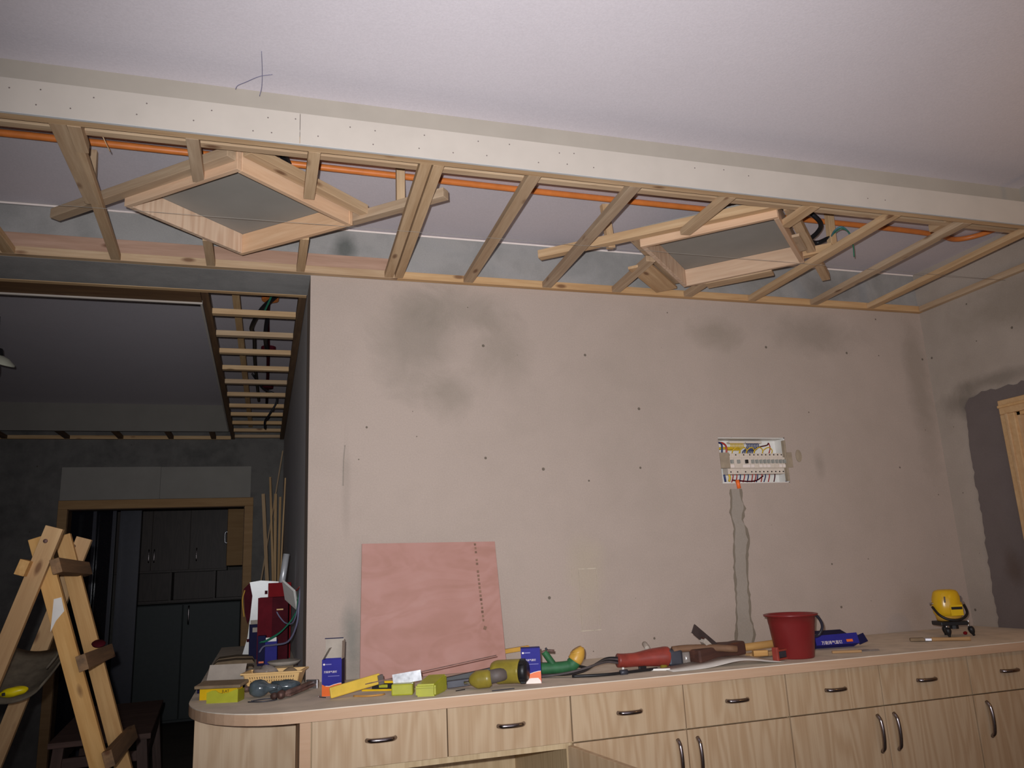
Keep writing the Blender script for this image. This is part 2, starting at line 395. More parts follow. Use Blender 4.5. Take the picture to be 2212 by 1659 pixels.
# ------------------------------------------------------------------ the setting
st(wbox('floor', -3.3, 3.5, -1.7, 10.2, -0.06, 0, 'floor'))
st(wbox('ceiling', -3.3, 3.5, -1.7, 10.2, ZC, ZC+0.1, 'ceiling'))
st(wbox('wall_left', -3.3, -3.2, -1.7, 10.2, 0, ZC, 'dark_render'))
bm = bmesh.new()
for a in ((-3.2, -0.35, 0, ZC), (2.15, 3.3, 0, ZC), (-0.35, 2.15, 0, 0.65), (-0.35, 2.15, 2.25, ZC)): box(bm, a[0], a[1], -1.7, -1.6, a[2], a[3])  # opening in this unseen wall is added to let the fill light through
bmesh.ops.remove_doubles(bm, verts=bm.verts, dist=1e-5)
st(mk('wall_front', bm, 'wall_plain'))
fill_opening = st(thing('fill_opening_1', '', '', (0.9, -1.65, 0.65))); del fill_opening['label']; del fill_opening['category']  # unseen frame, added only to go round the fill light's opening
for a in ((-0.35, 2.15, 0.65, 0.70), (-0.35, 2.15, 2.20, 2.25), (-0.35, -0.30, 0.70, 2.20), (2.10, 2.15, 0.70, 2.20), (0.875, 0.925, 0.70, 2.20)): wbox('fill_opening_frame', a[0], a[1], -1.68, -1.62, a[2], a[3], 'white_pl', fill_opening)
# back wall with a rectangular pocket for the distribution box
bm = bmesh.new(); HX0, HX1, HZ0, HZ1 = 1.998, 2.362, 1.686, 1.899
for a in ((XL, HX0, 0, ZB), (HX1, XR+0.2, 0, ZB), (HX0, HX1, 0, HZ0), (HX0, HX1, HZ1, ZB)): box(bm, a[0], a[1], D, D+0.24, a[2], a[3])
box(bm, HX0, HX1, D+0.09, D+0.24, HZ0, HZ1)
bmesh.ops.remove_doubles(bm, verts=bm.verts, dist=1e-5)
wall_back = st(mk('wall_back', bm, 'wall'))
# beam over the opening and above the framing, bare concrete
st(wbox('trim_1', -3.2, XR+0.2, D, D+0.245, ZB, ZC, 'concrete'))
wbox('paint_edge', -3.2, XR, D-0.0015, D, ZC-0.007, ZC, 'print_w', bpy.data.objects['trim_1'])
# long side wall of the next room
st(wbox('wall_side', XL, XL+0.2, D+0.24, YF, 0, ZC, 'side_render'))
# far wall with its doorway
bm = bmesh.new()
box(bm, -3.2, -1.53, YF, YF+0.12, 0, ZC); box(bm, -0.13, XL+0.2, YF, YF+0.12, 0, ZC); box(bm, -1.53, -0.13, YF, YF+0.12, 2.02, ZC)
bmesh.ops.remove_doubles(bm, verts=bm.verts, dist=1e-5)
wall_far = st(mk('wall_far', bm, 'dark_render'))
# right wall with the doorway
bm = bmesh.new()
box(bm, XR, XR+0.2, 2.71, D, 0, ZC); box(bm, XR, XR+0.2, -1.6, 1.92, 0, ZC); box(bm, XR, XR+0.2, 1.92, 2.71, 1.955, ZC)
bmesh.ops.remove_doubles(bm, verts=bm.verts, dist=1e-5)
wall_right = st(mk('wall_right', bm, 'wall_right'))

def ragged(pts, amp, step, seed):
    rnd = random.Random(seed); out = []
    for i in range(len(pts)-1):
        a, b = Vector(pts[i]), Vector(pts[i+1]); n = max(1, int((b-a).length/step)); nrm = Vector((-(b-a).y, (b-a).x)).normalized()
        for k in range(n):
            out.append(a+(b-a)*(k/n)+nrm*rnd.uniform(-amp, amp)*(1 if k else 0))
    out.append(Vector(pts[-1])); return [(p.x, p.y) for p in out]
# mortar around the door frame on the right wall (outline in y,z)
edge = ragged([(3.0, 0.80), (3.0, 1.16), (2.987, 1.46), (2.986, 1.77), (2.972, 2.02), (2.935, 2.062), (2.86, 2.08), (2.76, 2.072), (2.60, 2.078), (2.3, 2.085)], 0.006, 0.022, 3)
pts = edge + [(2.3, 1.99), (2.755, 1.99), (2.755, 0.80)]
bm = bmesh.new()
a = [bm.verts.new((XR-0.006, y, z)) for y, z in pts]; b = [bm.verts.new((XR+0.001, y, z)) for y, z in pts]
bm.faces.new(a); bm.faces.new(b[::-1])
for i in range(len(pts)): bm.faces.new((a[i], b[i], b[(i+1) % len(pts)], a[(i+1) % len(pts)]))
mk('mortar_patch', bm, 'mortar', wall_right)
# filled cable chase below the distribution box (outline in x,z)
le = [(2.038, 1.66), (2.036, 1.60), (2.026, 1.555), (2.036, 1.50), (2.030, 1.44), (2.022, 1.36), (2.014, 1.28), (2.010, 1.20), (2.000, 1.12), (1.994, 1.05), (1.984, 1.00), (1.992, 0.965)]
re = [(2.052, 0.965), (2.068, 1.02), (2.060, 1.10), (2.062, 1.16), (2.068, 1.24), (2.070, 1.31), (2.080, 1.38), (2.096, 1.43), (2.088, 1.48), (2.074, 1.52), (2.092, 1.57), (2.084, 1.61), (2.080, 1.66)]
pts = ragged(le, 0.004, 0.02, 5) + ragged(re, 0.006, 0.02, 6)
mk('mortar_chase', prism_y(bmesh.new(), pts, D-0.0025, D+0.001), 'mortar_wet', wall_back)
le2 = [(x-0.005-0.006*abs(math.sin(i*2.3)), z) for i, (x, z) in enumerate(le)]; re2 = [(x+0.005+0.010*abs(math.sin(i*1.7)), z) for i, (x, z) in enumerate(re)]
mk('chase_edge', prism_y(bmesh.new(), ragged(le2, 0.004, 0.016, 15)+ragged(re2, 0.005, 0.016, 16), D-0.0012, D+0.001), 'chase_edge', wall_back)
for a_, b_ in (((1.265, 1.335), (1.265, 1.09)), ((1.345, 1.345), (1.345, 1.09)), ((1.265, 1.338), (1.345, 1.338)), ((1.255, 1.09), (1.35, 1.09)), ((1.235, 1.35), (1.235, 1.27))):
    stick('chalk_line', (a_[0], D-0.0004, a_[1]), (b_[0], D-0.0004, b_[1]), 0.0012, 0.004, 'chalk', wall_back, up=(0, 1, 0) if a_[0] == b_[0] else (0, 0, 1), bev=0)
wtube('plaster_crumb', [(0.305, D-0.001, 1.86), (0.30, D-0.001, 1.80), (0.298, D-0.001, 1.70)], 0.002, 'mortar_wet', wall_back, 5)

# right-hand door: casing, jamb, leaf
door1 = st(thing('door_1', 'pale wooden door casing set in the right wall', 'door', (XR, 2.3, 0)))
del door1['category']; del door1['label']
for nm, (y0, y1, z0, z1) in {'casing_side': (2.70, 2.775, 0, 1.945), 'casing_side.001': (1.86, 1.93, 0, 1.945)}.items():
    wbox(nm.split('.')[0], XR-0.022, XR, y0, y1, z0, z1, 'casing', door1, 0.004)
    wbox('casing_bead', XR-0.03, XR-0.02, y0+0.03, y0+0.045, z0, z1, 'casing', door1, 0.003)
wbox('casing_head', XR-0.022, XR, 1.86, 2.775, 1.945, 2.012, 'casing', door1, 0.004)
wbox('casing_bead', XR-0.03, XR-0.02, 1.86, 2.775, 1.975, 1.988, 'casing', door1, 0.003)
wbox('jamb', XR-0.005, XR+0.2, 2.685, 2.71, 0, 1.955, 'casing', door1)
wbox('jamb', XR-0.005, XR+0.2, 1.92, 1.945, 0, 1.955, 'casing', door1)
wbox('jamb_head', XR-0.005, XR+0.2, 1.92, 2.71, 1.93, 1.955, 'casing', door1)
wbox('door_leaf', XR+0.12, XR+0.16, 1.945, 2.685, 0.01, 1.93, 'casing', door1)

# cove: low plasterboard lip, set-back upper board, and the same along the right side
lip = st(thing('trim_2', '', '', (0.5, 2.11, ZB))); del lip['label']; del lip['category']
wbox('lip_board', -3.2, 0.075, 2.108, 2.1175, ZB-0.004, 2.660, 'gypsum', lip)
wbox('lip_board', 0.0765, 2.86, 2.108, 2.1175, ZB-0.004, 2.660, 'gypsum', lip)
wbox('lip_board_edge', -3.2, 2.86, 2.1085, 2.1172, ZB-0.0055, ZB-0.0038, 'gypsum_core', lip)
wbox('lip_board', 2.86, 2.87, -1.6, 2.1175, ZB-0.004, 2.660, 'gypsum', lip)
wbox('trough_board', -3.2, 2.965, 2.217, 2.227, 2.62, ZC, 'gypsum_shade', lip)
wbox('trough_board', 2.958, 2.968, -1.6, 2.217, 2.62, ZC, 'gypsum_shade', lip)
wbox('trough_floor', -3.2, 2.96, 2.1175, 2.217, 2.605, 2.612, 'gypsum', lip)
sm = mesh_of('screw', lathe(bmesh.new(), [(0.0021, 0), (0.0021, 0.0005), (0.001, 0.0006)], 8))
sm.materials.append(MT['screw'])
for k in range(26):
    for zz in (2.592, 2.636):
        x = -0.72+k*0.125+random.uniform(-.045, .045)+(0.05 if zz > 2.6 else 0)
        if x > 1.0 and random.random() < .6: continue
        o = bpy.data.objects.new('screw', sm); link(o, None, lip, T(x, 2.1078, zz+random.uniform(-.006, .006), 0, PI/2))

# far doorway casing and its plasterboard infill
door2 = st(thing('door_2', '', '', (-0.83, YF, 0))); del door2['label']; del door2['category']
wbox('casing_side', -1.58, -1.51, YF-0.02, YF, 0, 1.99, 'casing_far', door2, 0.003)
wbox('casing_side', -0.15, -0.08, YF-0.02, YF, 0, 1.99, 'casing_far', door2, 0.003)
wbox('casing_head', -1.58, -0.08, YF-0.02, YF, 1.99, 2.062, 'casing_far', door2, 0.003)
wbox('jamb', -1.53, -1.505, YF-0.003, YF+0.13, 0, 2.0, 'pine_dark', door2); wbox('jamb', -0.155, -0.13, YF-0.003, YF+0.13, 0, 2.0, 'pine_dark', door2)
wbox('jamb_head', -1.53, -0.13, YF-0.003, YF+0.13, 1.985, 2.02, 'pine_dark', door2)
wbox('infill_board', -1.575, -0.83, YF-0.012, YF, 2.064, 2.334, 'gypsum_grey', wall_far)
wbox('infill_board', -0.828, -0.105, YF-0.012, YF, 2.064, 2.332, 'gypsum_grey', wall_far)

# kitchen seen through the far doorway
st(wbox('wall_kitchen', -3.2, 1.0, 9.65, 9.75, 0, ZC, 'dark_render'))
k = thing('wall_cabinet', 'dark kitchen wall cabinet with three doors seen through far doorway', 'cabinet', (-0.85, 9.4, 1.49))
wbox('body', -1.50, -0.36, 9.32, 9.65, 1.49, 2.30, 'dark_cab', k)
for i in range(3):
    x0 = -1.495+i*0.378; d = wbox('door', x0, x0+0.374, 9.30, 9.318, 1.51, 2.29, 'dark_cab', k, 0.002)
    hx = x0+(0.355 if i == 0 else 0.03 if i == 1 else 0.07)
    wtube('handle', [(hx, 9.30, 1.60), (hx, 9.28, 1.61), (hx, 9.28, 1.72), (hx, 9.30, 1.73)], 0.006, 'chrome', d)
k = thing('side_cabinet', 'light wood cabinet side at right edge of far doorway', 'cabinet', (-0.2, 8.9, 1.52))
wbox('body', -0.335, 0.10, 8.55, 9.3, 1.52, 2.30, 'casing_far', k, 0.003)
wtube('handle', [(-0.335, 8.7, 1.75), (-0.36, 8.7, 1.76), (-0.36, 8.7, 1.85), (-0.335, 8.7, 1.86)], 0.006, 'steel', k)
k = thing('open_shelf', 'dark open shelf with three compartments under kitchen wall cabinet', 'shelf', (-0.85, 9.5, 1.18))
wbox('back', -1.46, -0.12, 9.62, 9.648, 1.18, 1.488, 'dark_cab', k); wbox('shelf_board', -1.46, -0.12, 9.34, 9.62, 1.18, 1.20, 'dark_cab', k)
for x in (-1.46, -0.93, -0.49, -0.14): wbox('divider', x, x+0.02, 9.34, 9.62, 1.20, 1.488, 'dark_cab', k)
k = thing('refrigerator', 'dark grey refrigerator with two glossy doors below open shelf', 'refrigerator', (-0.8, 9.3, 0))
wbox('body', -1.38, -0.2, 9.06, 9.6, 0.02, 1.165, 'fridge', k, 0.006)
wbox('door', -1.38, -0.76, 9.02, 9.055, 0.05, 1.16, 'fridge', k, 0.006); wbox('door', -0.755, -0.2, 9.02, 9.055, 0.05, 1.16, 'fridge', k, 0.006)
wtube('handle', [(-1.37, 9.02, 1.14), (-1.37, 8.995, 1.12), (-1.37, 8.995, 0.62), (-1.37, 9.02, 0.60)], 0.005, 'steel', k)
wtube('handle', [(-0.70, 9.02, 1.14), (-0.70, 8.995, 1.12), (-0.70, 8.995, 0.98), (-0.70, 9.02, 0.96)], 0.008, 'chrome', k)
k = thing('sliding_door', 'dark glazed sliding door leaf standing left inside far doorway', 'door', (-1.4, 7.6, 0))
for y, x0 in ((7.50, -1.58), (7.56, -1.44)):
    wbox('pane', x0+0.03, x0+0.22, y+0.01, y+0.018, 0.05, 2.2, 'void', k)
    wbox('stile', x0, x0+0.03, y, y+0.03, 0.0, 2.25, 'slide', k); wbox('stile', x0+0.21, x0+0.235, y, y+0.03, 0.0, 2.25, 'slide', k)
k = tag(wbox('curtain_panel', -1.20, -1.03, 7.75, 7.8, 0.0, 2.2, 'slide'), 'tall narrow grey panel beside the dark sliding door', 'panel')

# ------------------------------------------------------------------ timber framing of the soffit
fr = thing('timber_soffit_frame', 'bare pine soffit frame of cross joists hung below the white ceiling', 'ceiling frame', (1.2, 2.63, ZB))
stick('front_beam', (-3.15, 2.137, ZB+0.0125), (3.28, 2.137, ZB+0.0125), 0.036, 0.025, 'pine', fr)
stick('upper_beam', (-3.15, 2.226, 2.604), (3.28, 2.226, 2.604), 0.028, 0.026, 'pine', fr)
stick('wall_batten', (-3.15, 3.134, ZB+0.016), (0.52, 3.134, ZB+0.016), 0.03, 0.032, 'pine', fr)
stick('wall_batten', (0.52, 3.134, ZB+0.016), (XR-0.002, 3.134, ZB+0.016), 0.03, 0.032, 'pine_y', fr)
stick('wall_batten', (XR-0.016, 3.118, ZB+0.014), (XR-0.016, -1.55, ZB+0.014), 0.03, 0.028, 'pine', fr)
stick('ply_strip', (-3.15, 3.142, 2.63), (0.50, 3.142, 2.63), 0.012, 0.06, 'ply_face', fr)
JW, JH = 0.042, 0.025; jz = ZB+JH/2
def joist(x, y0, y1, wd=JW, x1=None, mat='pine', nm='joist'):
    return stick(nm, (x, y0, jz+random.uniform(0, .002)), (x if x1 is None else x1, y1, jz), wd, JH, mat, fr)
joist(-0.915, 2.157, 3.118); joist(-0.552, 2.157, 2.64); joist(-0.528, 2.30, 3.118, 0.034, -0.558)
stick('packing_block', (-0.512, 2.157, ZB+0.016), (-0.518, 2.30, ZB+0.016), 0.034, 0.032, 'pine', fr)
joist(-0.215, 2.157, 2.418, 0.035); joist(0.12, 2.157, 2.462, 0.035)
joist(-0.218, 2.872, 3.118, 0.032); joist(0.123, 2.79, 3.118, 0.032)
joist(0.452, 2.157, 3.118, 0.036, 0.482); joist(0.492, 2.157, 3.118, 0.034, 0.524)
joist(0.805, 2.157, 3.118, x1=0.826); joist(1.16, 2.157, 3.118, x1=1.188)
joist(1.523, 2.157, 2.475); joist(1.515, 2.745, 3.118, x1=1.527); joist(1.872, 2.157, 2.335); joist(1.898, 2.945, 3.118)
joist(2.232, 2.157, 3.118, x1=2.25); joist(2.572, 2.157, 3.118, x1=2.61); joist(2.905, 2.157, 3.118, x1=2.955)
stick('packing_block', (2.535, 2.19, ZB+0.04), (2.55, 2.30, ZB+0.04), 0.03, 0.03, 'pine', fr)
def hanger(x, y, z0, lean=0.0):
    stick('hanger', (x, y, z0), (x+lean, y-0.01, ZC), 0.03, 0.026, 'pine', fr, up=(0, 1, 0))
hanger(-0.575, 2.70, 2.60); hanger(0.44, 2.562, 2.60); hanger(1.325, 2.72, 2.60, -0.02); hanger(2.30, 2.585, 2.60)
wtube('hanger_splinter', [(-0.46, 2.245, 2.60), (-0.452, 2.26, 2.585), (-0.445, 2.29, 2.575)], 0.0015, 'pine', fr, 5)

def light_box(label, cs, arms, h=0.078, plates=()):
    """cs: outer bottom corners (left, near, right, far)"""
    c = sum((Vector(p) for p in cs), Vector((0, 0)))/4
    t = thing('downlight_box', label, 'light box', (c.x, c.y, ZB), 0, 'plywood boxes for recessed lights')
    th = 0.018; P = [Vector(p) for p in cs]
    for i in range(4):
        a, b = P[i], P[(i+1) % 4]; d = (b-a).normalized(); n = Vector((-d.y, d.x))
        if (c-a).dot(n) < 0: n = -n
        a2 = a + (d*th if i % 2 else Vector((0, 0))); b2 = b - (d*th if i % 2 else Vector((0, 0)))
        m0 = a2+n*th/2; m1 = b2+n*th/2
        stick('side_board', (m0.x, m0.y, ZB+h/2), (m1.x, m1.y, ZB+h/2), th, h, 'blockboard' if i == 3 else 'pine_pink', t)
    ins = [p+(c-p)*0.03 for p in P]
    bm = prism(bmesh.new(), [(p.x-c.x, p.y-c.y) for p in ins], h+0.0005, h+0.0095)
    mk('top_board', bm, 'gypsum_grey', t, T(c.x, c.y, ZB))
    for (p0, p1, nm) in arms: stick(nm, p0, p1, 0.036, 0.034, 'pine', t)
    for (p0, p1, wd) in plates: stick('plate', p0, p1, wd, 0.012, 'pine', t)
    return t
light_box('diamond plywood downlight box in soffit frame, the left of two', [(-0.458, 2.632), (-0.099, 2.301), (0.281, 2.635), (-0.099, 2.987)],
    [((-0.708, 2.846, 2.612), (-0.115, 2.292, 2.612), 'arm'), ((0.572, 2.415, 2.612), (-0.06, 2.998, 2.612), 'arm'), ((-0.072, 2.286, 2.625), (0.322, 2.628, 2.625), 'arm')])
light_box('diamond plywood downlight box in soffit frame, the right one beside black cable', [(1.40, 2.612), (1.784, 2.256), (2.189, 2.636), (1.815, 3.005)],
    [((1.07, 2.872, 2.612), (1.79, 2.230, 2.612), 'arm'), ((2.275, 2.555, 2.612), (1.86, 2.985, 2.612), 'arm'), ((1.84, 2.262, 2.622), (2.50, 2.88, 2.618), 'arm'), ((1.36, 2.60, 2.614), (1.80, 3.03, 2.612), 'arm')],
    plates=[((1.50, 2.825, 2.580), (1.765, 3.075, 2.580), 0.10), ((1.915, 2.975, 2.574), (2.125, 2.770, 2.574), 0.07), ((1.995, 2.445, 2.592), (2.125, 2.565, 2.592), 0.045)])

# string stretched under the frame
tag(wtube('string_line', [(-1.4, 2.668, 2.560), (0.5, 2.630, 2.560), (XR-0.002, 2.628, 2.560)], 0.0007, 'string', None, 5, 4), 'thin pale string stretched under the pine soffit joists', 'string')
# conduits and cables above the frame
tag(wtube('orange_conduit', [(-3.1, 2.60, 2.770), (-0.5, 2.605, 2.770), (0.3, 2.615, 2.770), (1.2, 2.63, 2.770), (2.6, 2.635, 2.770), (2.95, 2.65, 2.770), (3.08, 2.675, 2.770), (3.14, 2.65, 2.770), (3.18, 2.58, 2.770), (3.20, 2.46, 2.770)], 0.012, 'orange', None, 10), 'long orange plastic conduit fixed to ceiling above soffit frame', 'conduit')
t = thing('cable_sleeve', 'black corrugated cable sleeve curling down beside right downlight box', 'cable', (2.2, 2.45, 2.70))
wtube('sleeve', [(2.128, 2.499, 2.740), (2.150, 2.496, 2.720), (2.184, 2.505, 2.700), (2.211, 2.533, 2.690), (2.220, 2.570, 2.680), (2.224, 2.616, 2.675), (2.242, 2.641, 2.672), (2.279, 2.639, 2.670), (2.294, 2.576, 2.670)], 0.010, 'black', t, 9)
wtube('wire', [(2.294, 2.576, 2.670), (2.267, 2.519, 2.672), (2.276, 2.487, 2.675), (2.328, 2.512, 2.670), (2.370, 2.542, 2.655)], 0.0035, 'bluewire', t, 6)
wtube('wire', [(2.295, 2.581, 2.670), (2.277, 2.527, 2.670), (2.288, 2.496, 2.672), (2.345, 2.521, 2.665), (2.393, 2.565, 2.635), (2.424, 2.603, 2.600)], 0.0025, 'greenwire', t, 6)
t = thing('cable_stub', 'short black cable stub behind left downlight box', 'cable', (0.02, 2.45, 2.72))
wtube('sleeve', [(-0.02, 2.42, 2.775), (0.0, 2.43, 2.74), (0.03, 2.45, 2.72), (0.05, 2.50, 2.71)], 0.014, 'black', t, 8)
t = thing('ceiling_wires', 'two thin bare wires hanging from white ceiling near cove', 'wire', (-0.05, 2.1, ZC))
wtube('wire', [(-0.034, 2.02, ZC-0.002), (-0.032, 2.105, ZC-0.006), (-0.033, 2.16, ZC-0.02), (-0.039, 2.18, ZC-0.04)], 0.0009, 'greywire', t, 5)
wtube('wire', [(-0.004, 2.118, ZC-0.004), (-0.04, 2.13, ZC-0.008), (-0.078, 2.155, ZC-0.016), (-0.10, 2.165, ZC-0.024), (-0.106, 2.17, ZC-0.034)], 0.0009, 'greywire', t, 5)

# ------------------------------------------------------------------ soffit framing of the next room
f2 = thing('far_soffit_frame', 'ladder-like pine soffit frame running back into the dark room', 'ceiling frame', (-0.05, 5.3, ZB))
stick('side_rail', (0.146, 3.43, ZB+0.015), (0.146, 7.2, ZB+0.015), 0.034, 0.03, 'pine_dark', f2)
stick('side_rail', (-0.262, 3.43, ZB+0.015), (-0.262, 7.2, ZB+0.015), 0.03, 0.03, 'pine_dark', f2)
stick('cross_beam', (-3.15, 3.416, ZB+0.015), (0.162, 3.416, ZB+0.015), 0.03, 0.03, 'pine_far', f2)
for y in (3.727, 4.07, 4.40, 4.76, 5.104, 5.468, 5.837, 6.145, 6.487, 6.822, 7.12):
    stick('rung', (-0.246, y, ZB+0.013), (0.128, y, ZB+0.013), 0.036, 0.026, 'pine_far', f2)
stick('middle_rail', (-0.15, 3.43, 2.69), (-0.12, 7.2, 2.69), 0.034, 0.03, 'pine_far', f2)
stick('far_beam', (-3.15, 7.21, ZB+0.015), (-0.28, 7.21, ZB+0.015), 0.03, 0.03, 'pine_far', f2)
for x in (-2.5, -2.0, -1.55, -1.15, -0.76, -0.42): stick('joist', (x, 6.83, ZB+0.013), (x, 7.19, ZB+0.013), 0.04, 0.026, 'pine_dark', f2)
wbox('soffit_board', -3.15, -0.28, 3.433, 3.575, ZB+0.004, ZB+0.016, 'pine_dark', f2)
cv = st(thing('trim_3', '', '', (-1, 5, ZB))); del cv['label']; del cv['category']
wbox('cove_board', -3.15, -0.288, 3.577, 3.587, ZB-0.003, ZC, 'gypsum', cv)
wbox('cove_board', -0.288, -0.279, 3.577, 6.80, ZB-0.003, ZC, 'gypsum', cv)
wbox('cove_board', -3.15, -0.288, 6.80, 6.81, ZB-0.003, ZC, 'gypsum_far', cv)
t = thing('junction_wiring', 'red and black cable run with junction boxes above ladder frame', 'wiring', (0.0, 5, 2.75))
wtube('conduit', [(0.03, 3.45, 2.765), (0.0, 4.2, 2.765), (0.01, 5.2, 2.765), (0.01, 6.6, 2.765)], 0.011, 'maroon', t)
for y in (3.98, 5.0, 5.95): mk('junction_box', lathe(bmesh.new(), [(0.042, 0), (0.045, 0.03), (0.045, 0.045)], 14), 'orange' if y < 4.5 else 'maroon', t, T(0.01, y, ZC-0.046))
wtube('cable', [(0.07, 3.5, 2.77), (0.06, 3.75, 2.72), (-0.03, 3.95, 2.68), (-0.08, 4.2, 2.66), (-0.07, 4.5, 2.70), (-0.07, 5.2, 2.72), (-0.05, 6.3, 2.72)], 0.011, 'black', t)
wtube('cable', [(0.0, 4.15, 2.72), (-0.01, 4.3, 2.65), (0.0, 4.45, 2.60)], 0.011, 'black', t)
wtube('wire', [(0.06, 3.5, 2.76), (0.02, 3.7, 2.68), (-0.02, 3.9, 2.64)], 0.005, 'greenwire', t)
wtube('wire', [(-0.09, 5.45, 2.72), (-0.02, 5.62, 2.66), (0.06, 5.65, 2.63), (0.075, 5.68, 2.58), (0.03, 5.72, 2.50), (0.0, 5.78, 2.46), (0.0, 5.85, 2.42)], 0.007, 'black', t)

t = thing('ceiling_lamp', 'pale round lamp shade hanging at left edge of dark room', 'lamp', (-1.35, 4.6, 2.5))
wtube('cord', [(-1.36, 4.6, ZC), (-1.355, 4.6, 2.66), (-1.35, 4.6, 2.58)], 0.004, 'black', t)
mk('cap', lathe(bmesh.new(), [(0.010, 0.035), (0.022, 0.030), (0.026, 0.0), (0.022, -0.01)], 16), 'black', t, T(-1.35, 4.6, 2.575), True)
mk('shade', lathe(bmesh.new(), [(0.02, 0.03), (0.05, 0.022), (0.085, 0.0), (0.088, -0.008), (0.06, -0.012), (0.02, -0.014)], 24), 'lampglass', t, T(-1.35, 4.6, 2.545, 0, 0.25, 0.35), True)
mk('socket', lathe(bmesh.new(), [(0.018, 0), (0.022, -0.04), (0.02, -0.06), (0.01, -0.07)], 14), 'maroon', t, T(-1.355, 4.6, 2.53), True)

# ------------------------------------------------------------------ distribution box
t = thing('distribution_box', 'open electrical distribution box with breakers and coloured wires in beige wall', 'breaker box', (2.18, D, 1.69))
def zx(u, v): return (1.998+(u-410)/3195.0*1.01, 1.899-(v-390)/3790.0)     # detail grid of the box face
bm = bmesh.new()
box(bm, HX0, HX1, D+0.078, D+0.09, HZ0, HZ1); box(bm, HX0, HX0+0.004, D+0.006, D+0.078, HZ0, HZ1); box(bm, HX1-0.004, HX1, D+0.006, D+0.078, HZ0, HZ1)
box(bm, HX0, HX1, D+0.006, D+0.078, HZ0, HZ0+0.004); box(bm, HX0, HX1, D+0.006, D+0.078, HZ1-0.004, HZ1)
mk('back_box', bm, 'white_pl', t)
def zbox(nm, u0, u1, v0, v1, y0, y1, mat, par=t, bev=0.001):
    a = zx(u0, v1); b = zx(u1, v0); return wbox(nm, a[0], b[0], D+y0, D+y1, a[1], b[1], mat, par, bev)
zbox('terminal_bar', 690, 960, 432, 468, 0.045, 0.07, 'ivory_pl'); zbox('terminal_bar', 975, 1250, 432, 468, 0.045, 0.07, 'ivory_pl')
zbox('din_rail', 500, 1600, 780, 860, 0.065, 0.078, 'tan_metal')
xs = [565, 660, 790, 930, 1000, 1070, 1140, 1205, 1275, 1345, 1415, 1480, 1545]
for i in range(len(xs)-1):
    br = zbox('breaker', xs[i]+1, xs[i+1]-1, 662, 1030, 0.022, 0.065, 'ivory_pl')
    zbox('raised_face', xs[i]+2, xs[i+1]-2, 742, 932, 0.008, 0.022, 'ivory_pl', br)
    c = (xs[i]+xs[i+1])/2
    zbox('toggle', c-20, c+20, 785, 850, -0.002, 0.008, 'grey_pl' if i != 2 else 'black', br)
    if i in (0, 2, 3, 5, 6, 7, 10, 11): zbox('label_strip', xs[i]+8, xs[i+1]-8, 872, 918, 0.0065, 0.0078, 'print_w', br, 0)
    zbox('terminal_screw', c-9, c+9, 678, 700, 0.0205, 0.0222, 'black', br, 0); zbox('terminal_screw', c-9, c+9, 980, 1002, 0.0205, 0.0222, 'black', br, 0)
zbox('bracket', 412, 565, 660, 935, -0.004, 0.004, 'tan_metal'); zbox('bracket', 1552, 1640, 660, 930, -0.004, 0.004, 'tan_metal')
zbox('side_channel', 1530, 1562, 440, 1170, 0.0, 0.02, 'tan_metal')
a = zx(1762, 725); mk('plug_disc', lathe(bmesh.new(), [(0.0, 0), (0.022, 0), (0.022, 0.003), (0.0, 0.004)], 20, False), 'tan_metal', t, Matrix.Translation((a[0], D-0.0005, a[1])) @ Matrix.Rotation(PI/2, 4, 'X') @ Matrix.Diagonal((0.75, 1.35, 1, 1)))
def zwire(uv, ys, r, mat): wtube('wire', [(zx(u, v)[0], D+y, zx(u, v)[1]) for (u, v), y in zip(uv, ys)], r, mat, t, 6, 5)
for i in range(9): u = 705+i*26; zwire([(u, 460), (u-2, 500), (u-12+i, 545), (u-40, 590)], [.05, .04, .045, .06], 0.0022, 'yel_w')
for i in range(8): u = 985+i*28; zwire([(u, 460), (u-4, 505), (u-20, 560), (u-60, 610), (u-80, 660)], [.05, .04, .045, .055, .05], 0.0024, 'blue_w')
for u0, u1 in ((700, 830), (820, 945), (945, 1075), (1080, 1220), (1225, 1385)): zwire([(u0, 665), (u0+5, 600), ((u0+u1)/2, 555), (u1-5, 600), (u1, 665)], [.04, .03, .022, .03, .04], 0.0025, 'yel_w')
zwire([(415, 480), (470, 482), (505, 520), (510, 670)], [.01, .015, .02, .03], 0.0042, 'blue_w'); zwire([(450, 470), (530, 485), (585, 540), (588, 665)], [.02, .02, .025, .03], 0.0045, 'red_w')
zwire([(420, 600), (520, 560), (640, 555), (760, 560)], [.06, .05, .045, .05], 0.006, 'yel_w'); zwire([(1330, 470), (1300, 510), (1180, 540), (1100, 600)], [.03, .03, .04, .05], 0.0028, 'maroon'); zwire([(1360, 470), (1350, 560), (1340, 660)], [.04, .03, .04], 0.0028, 'red_w')
cols = ['red_w', 'red_w', 'blue_w', 'red_w', 'blue_w', 'red_w', 'red_w', 'blue_w', 'red_w', 'blue_w', 'red_w', 'maroon']
for i, u in enumerate((670, 735, 795, 865, 930, 1000, 1060, 1090, 1165, 1225, 1295, 1390)): zwire([(u, 1028), (u+3, 1080), (u+8+(i % 3)*6, 1172)], [.035, .04, .06], 0.0026, cols[i])
zwire([(640, 1130), (760, 1145), (900, 1160), (1040, 1140), (1180, 1060)], [.03, .025, .02, .025, .035], 0.003, 'maroon'); zwire([(600, 1030), (612, 1080), (600, 1150)], [.035, .035, .04], 0.005, 'yel_w'); zwire([(520, 1030), (525, 1080), (540, 1150)], [.035, .035, .04], 0.005, 'blue_w')
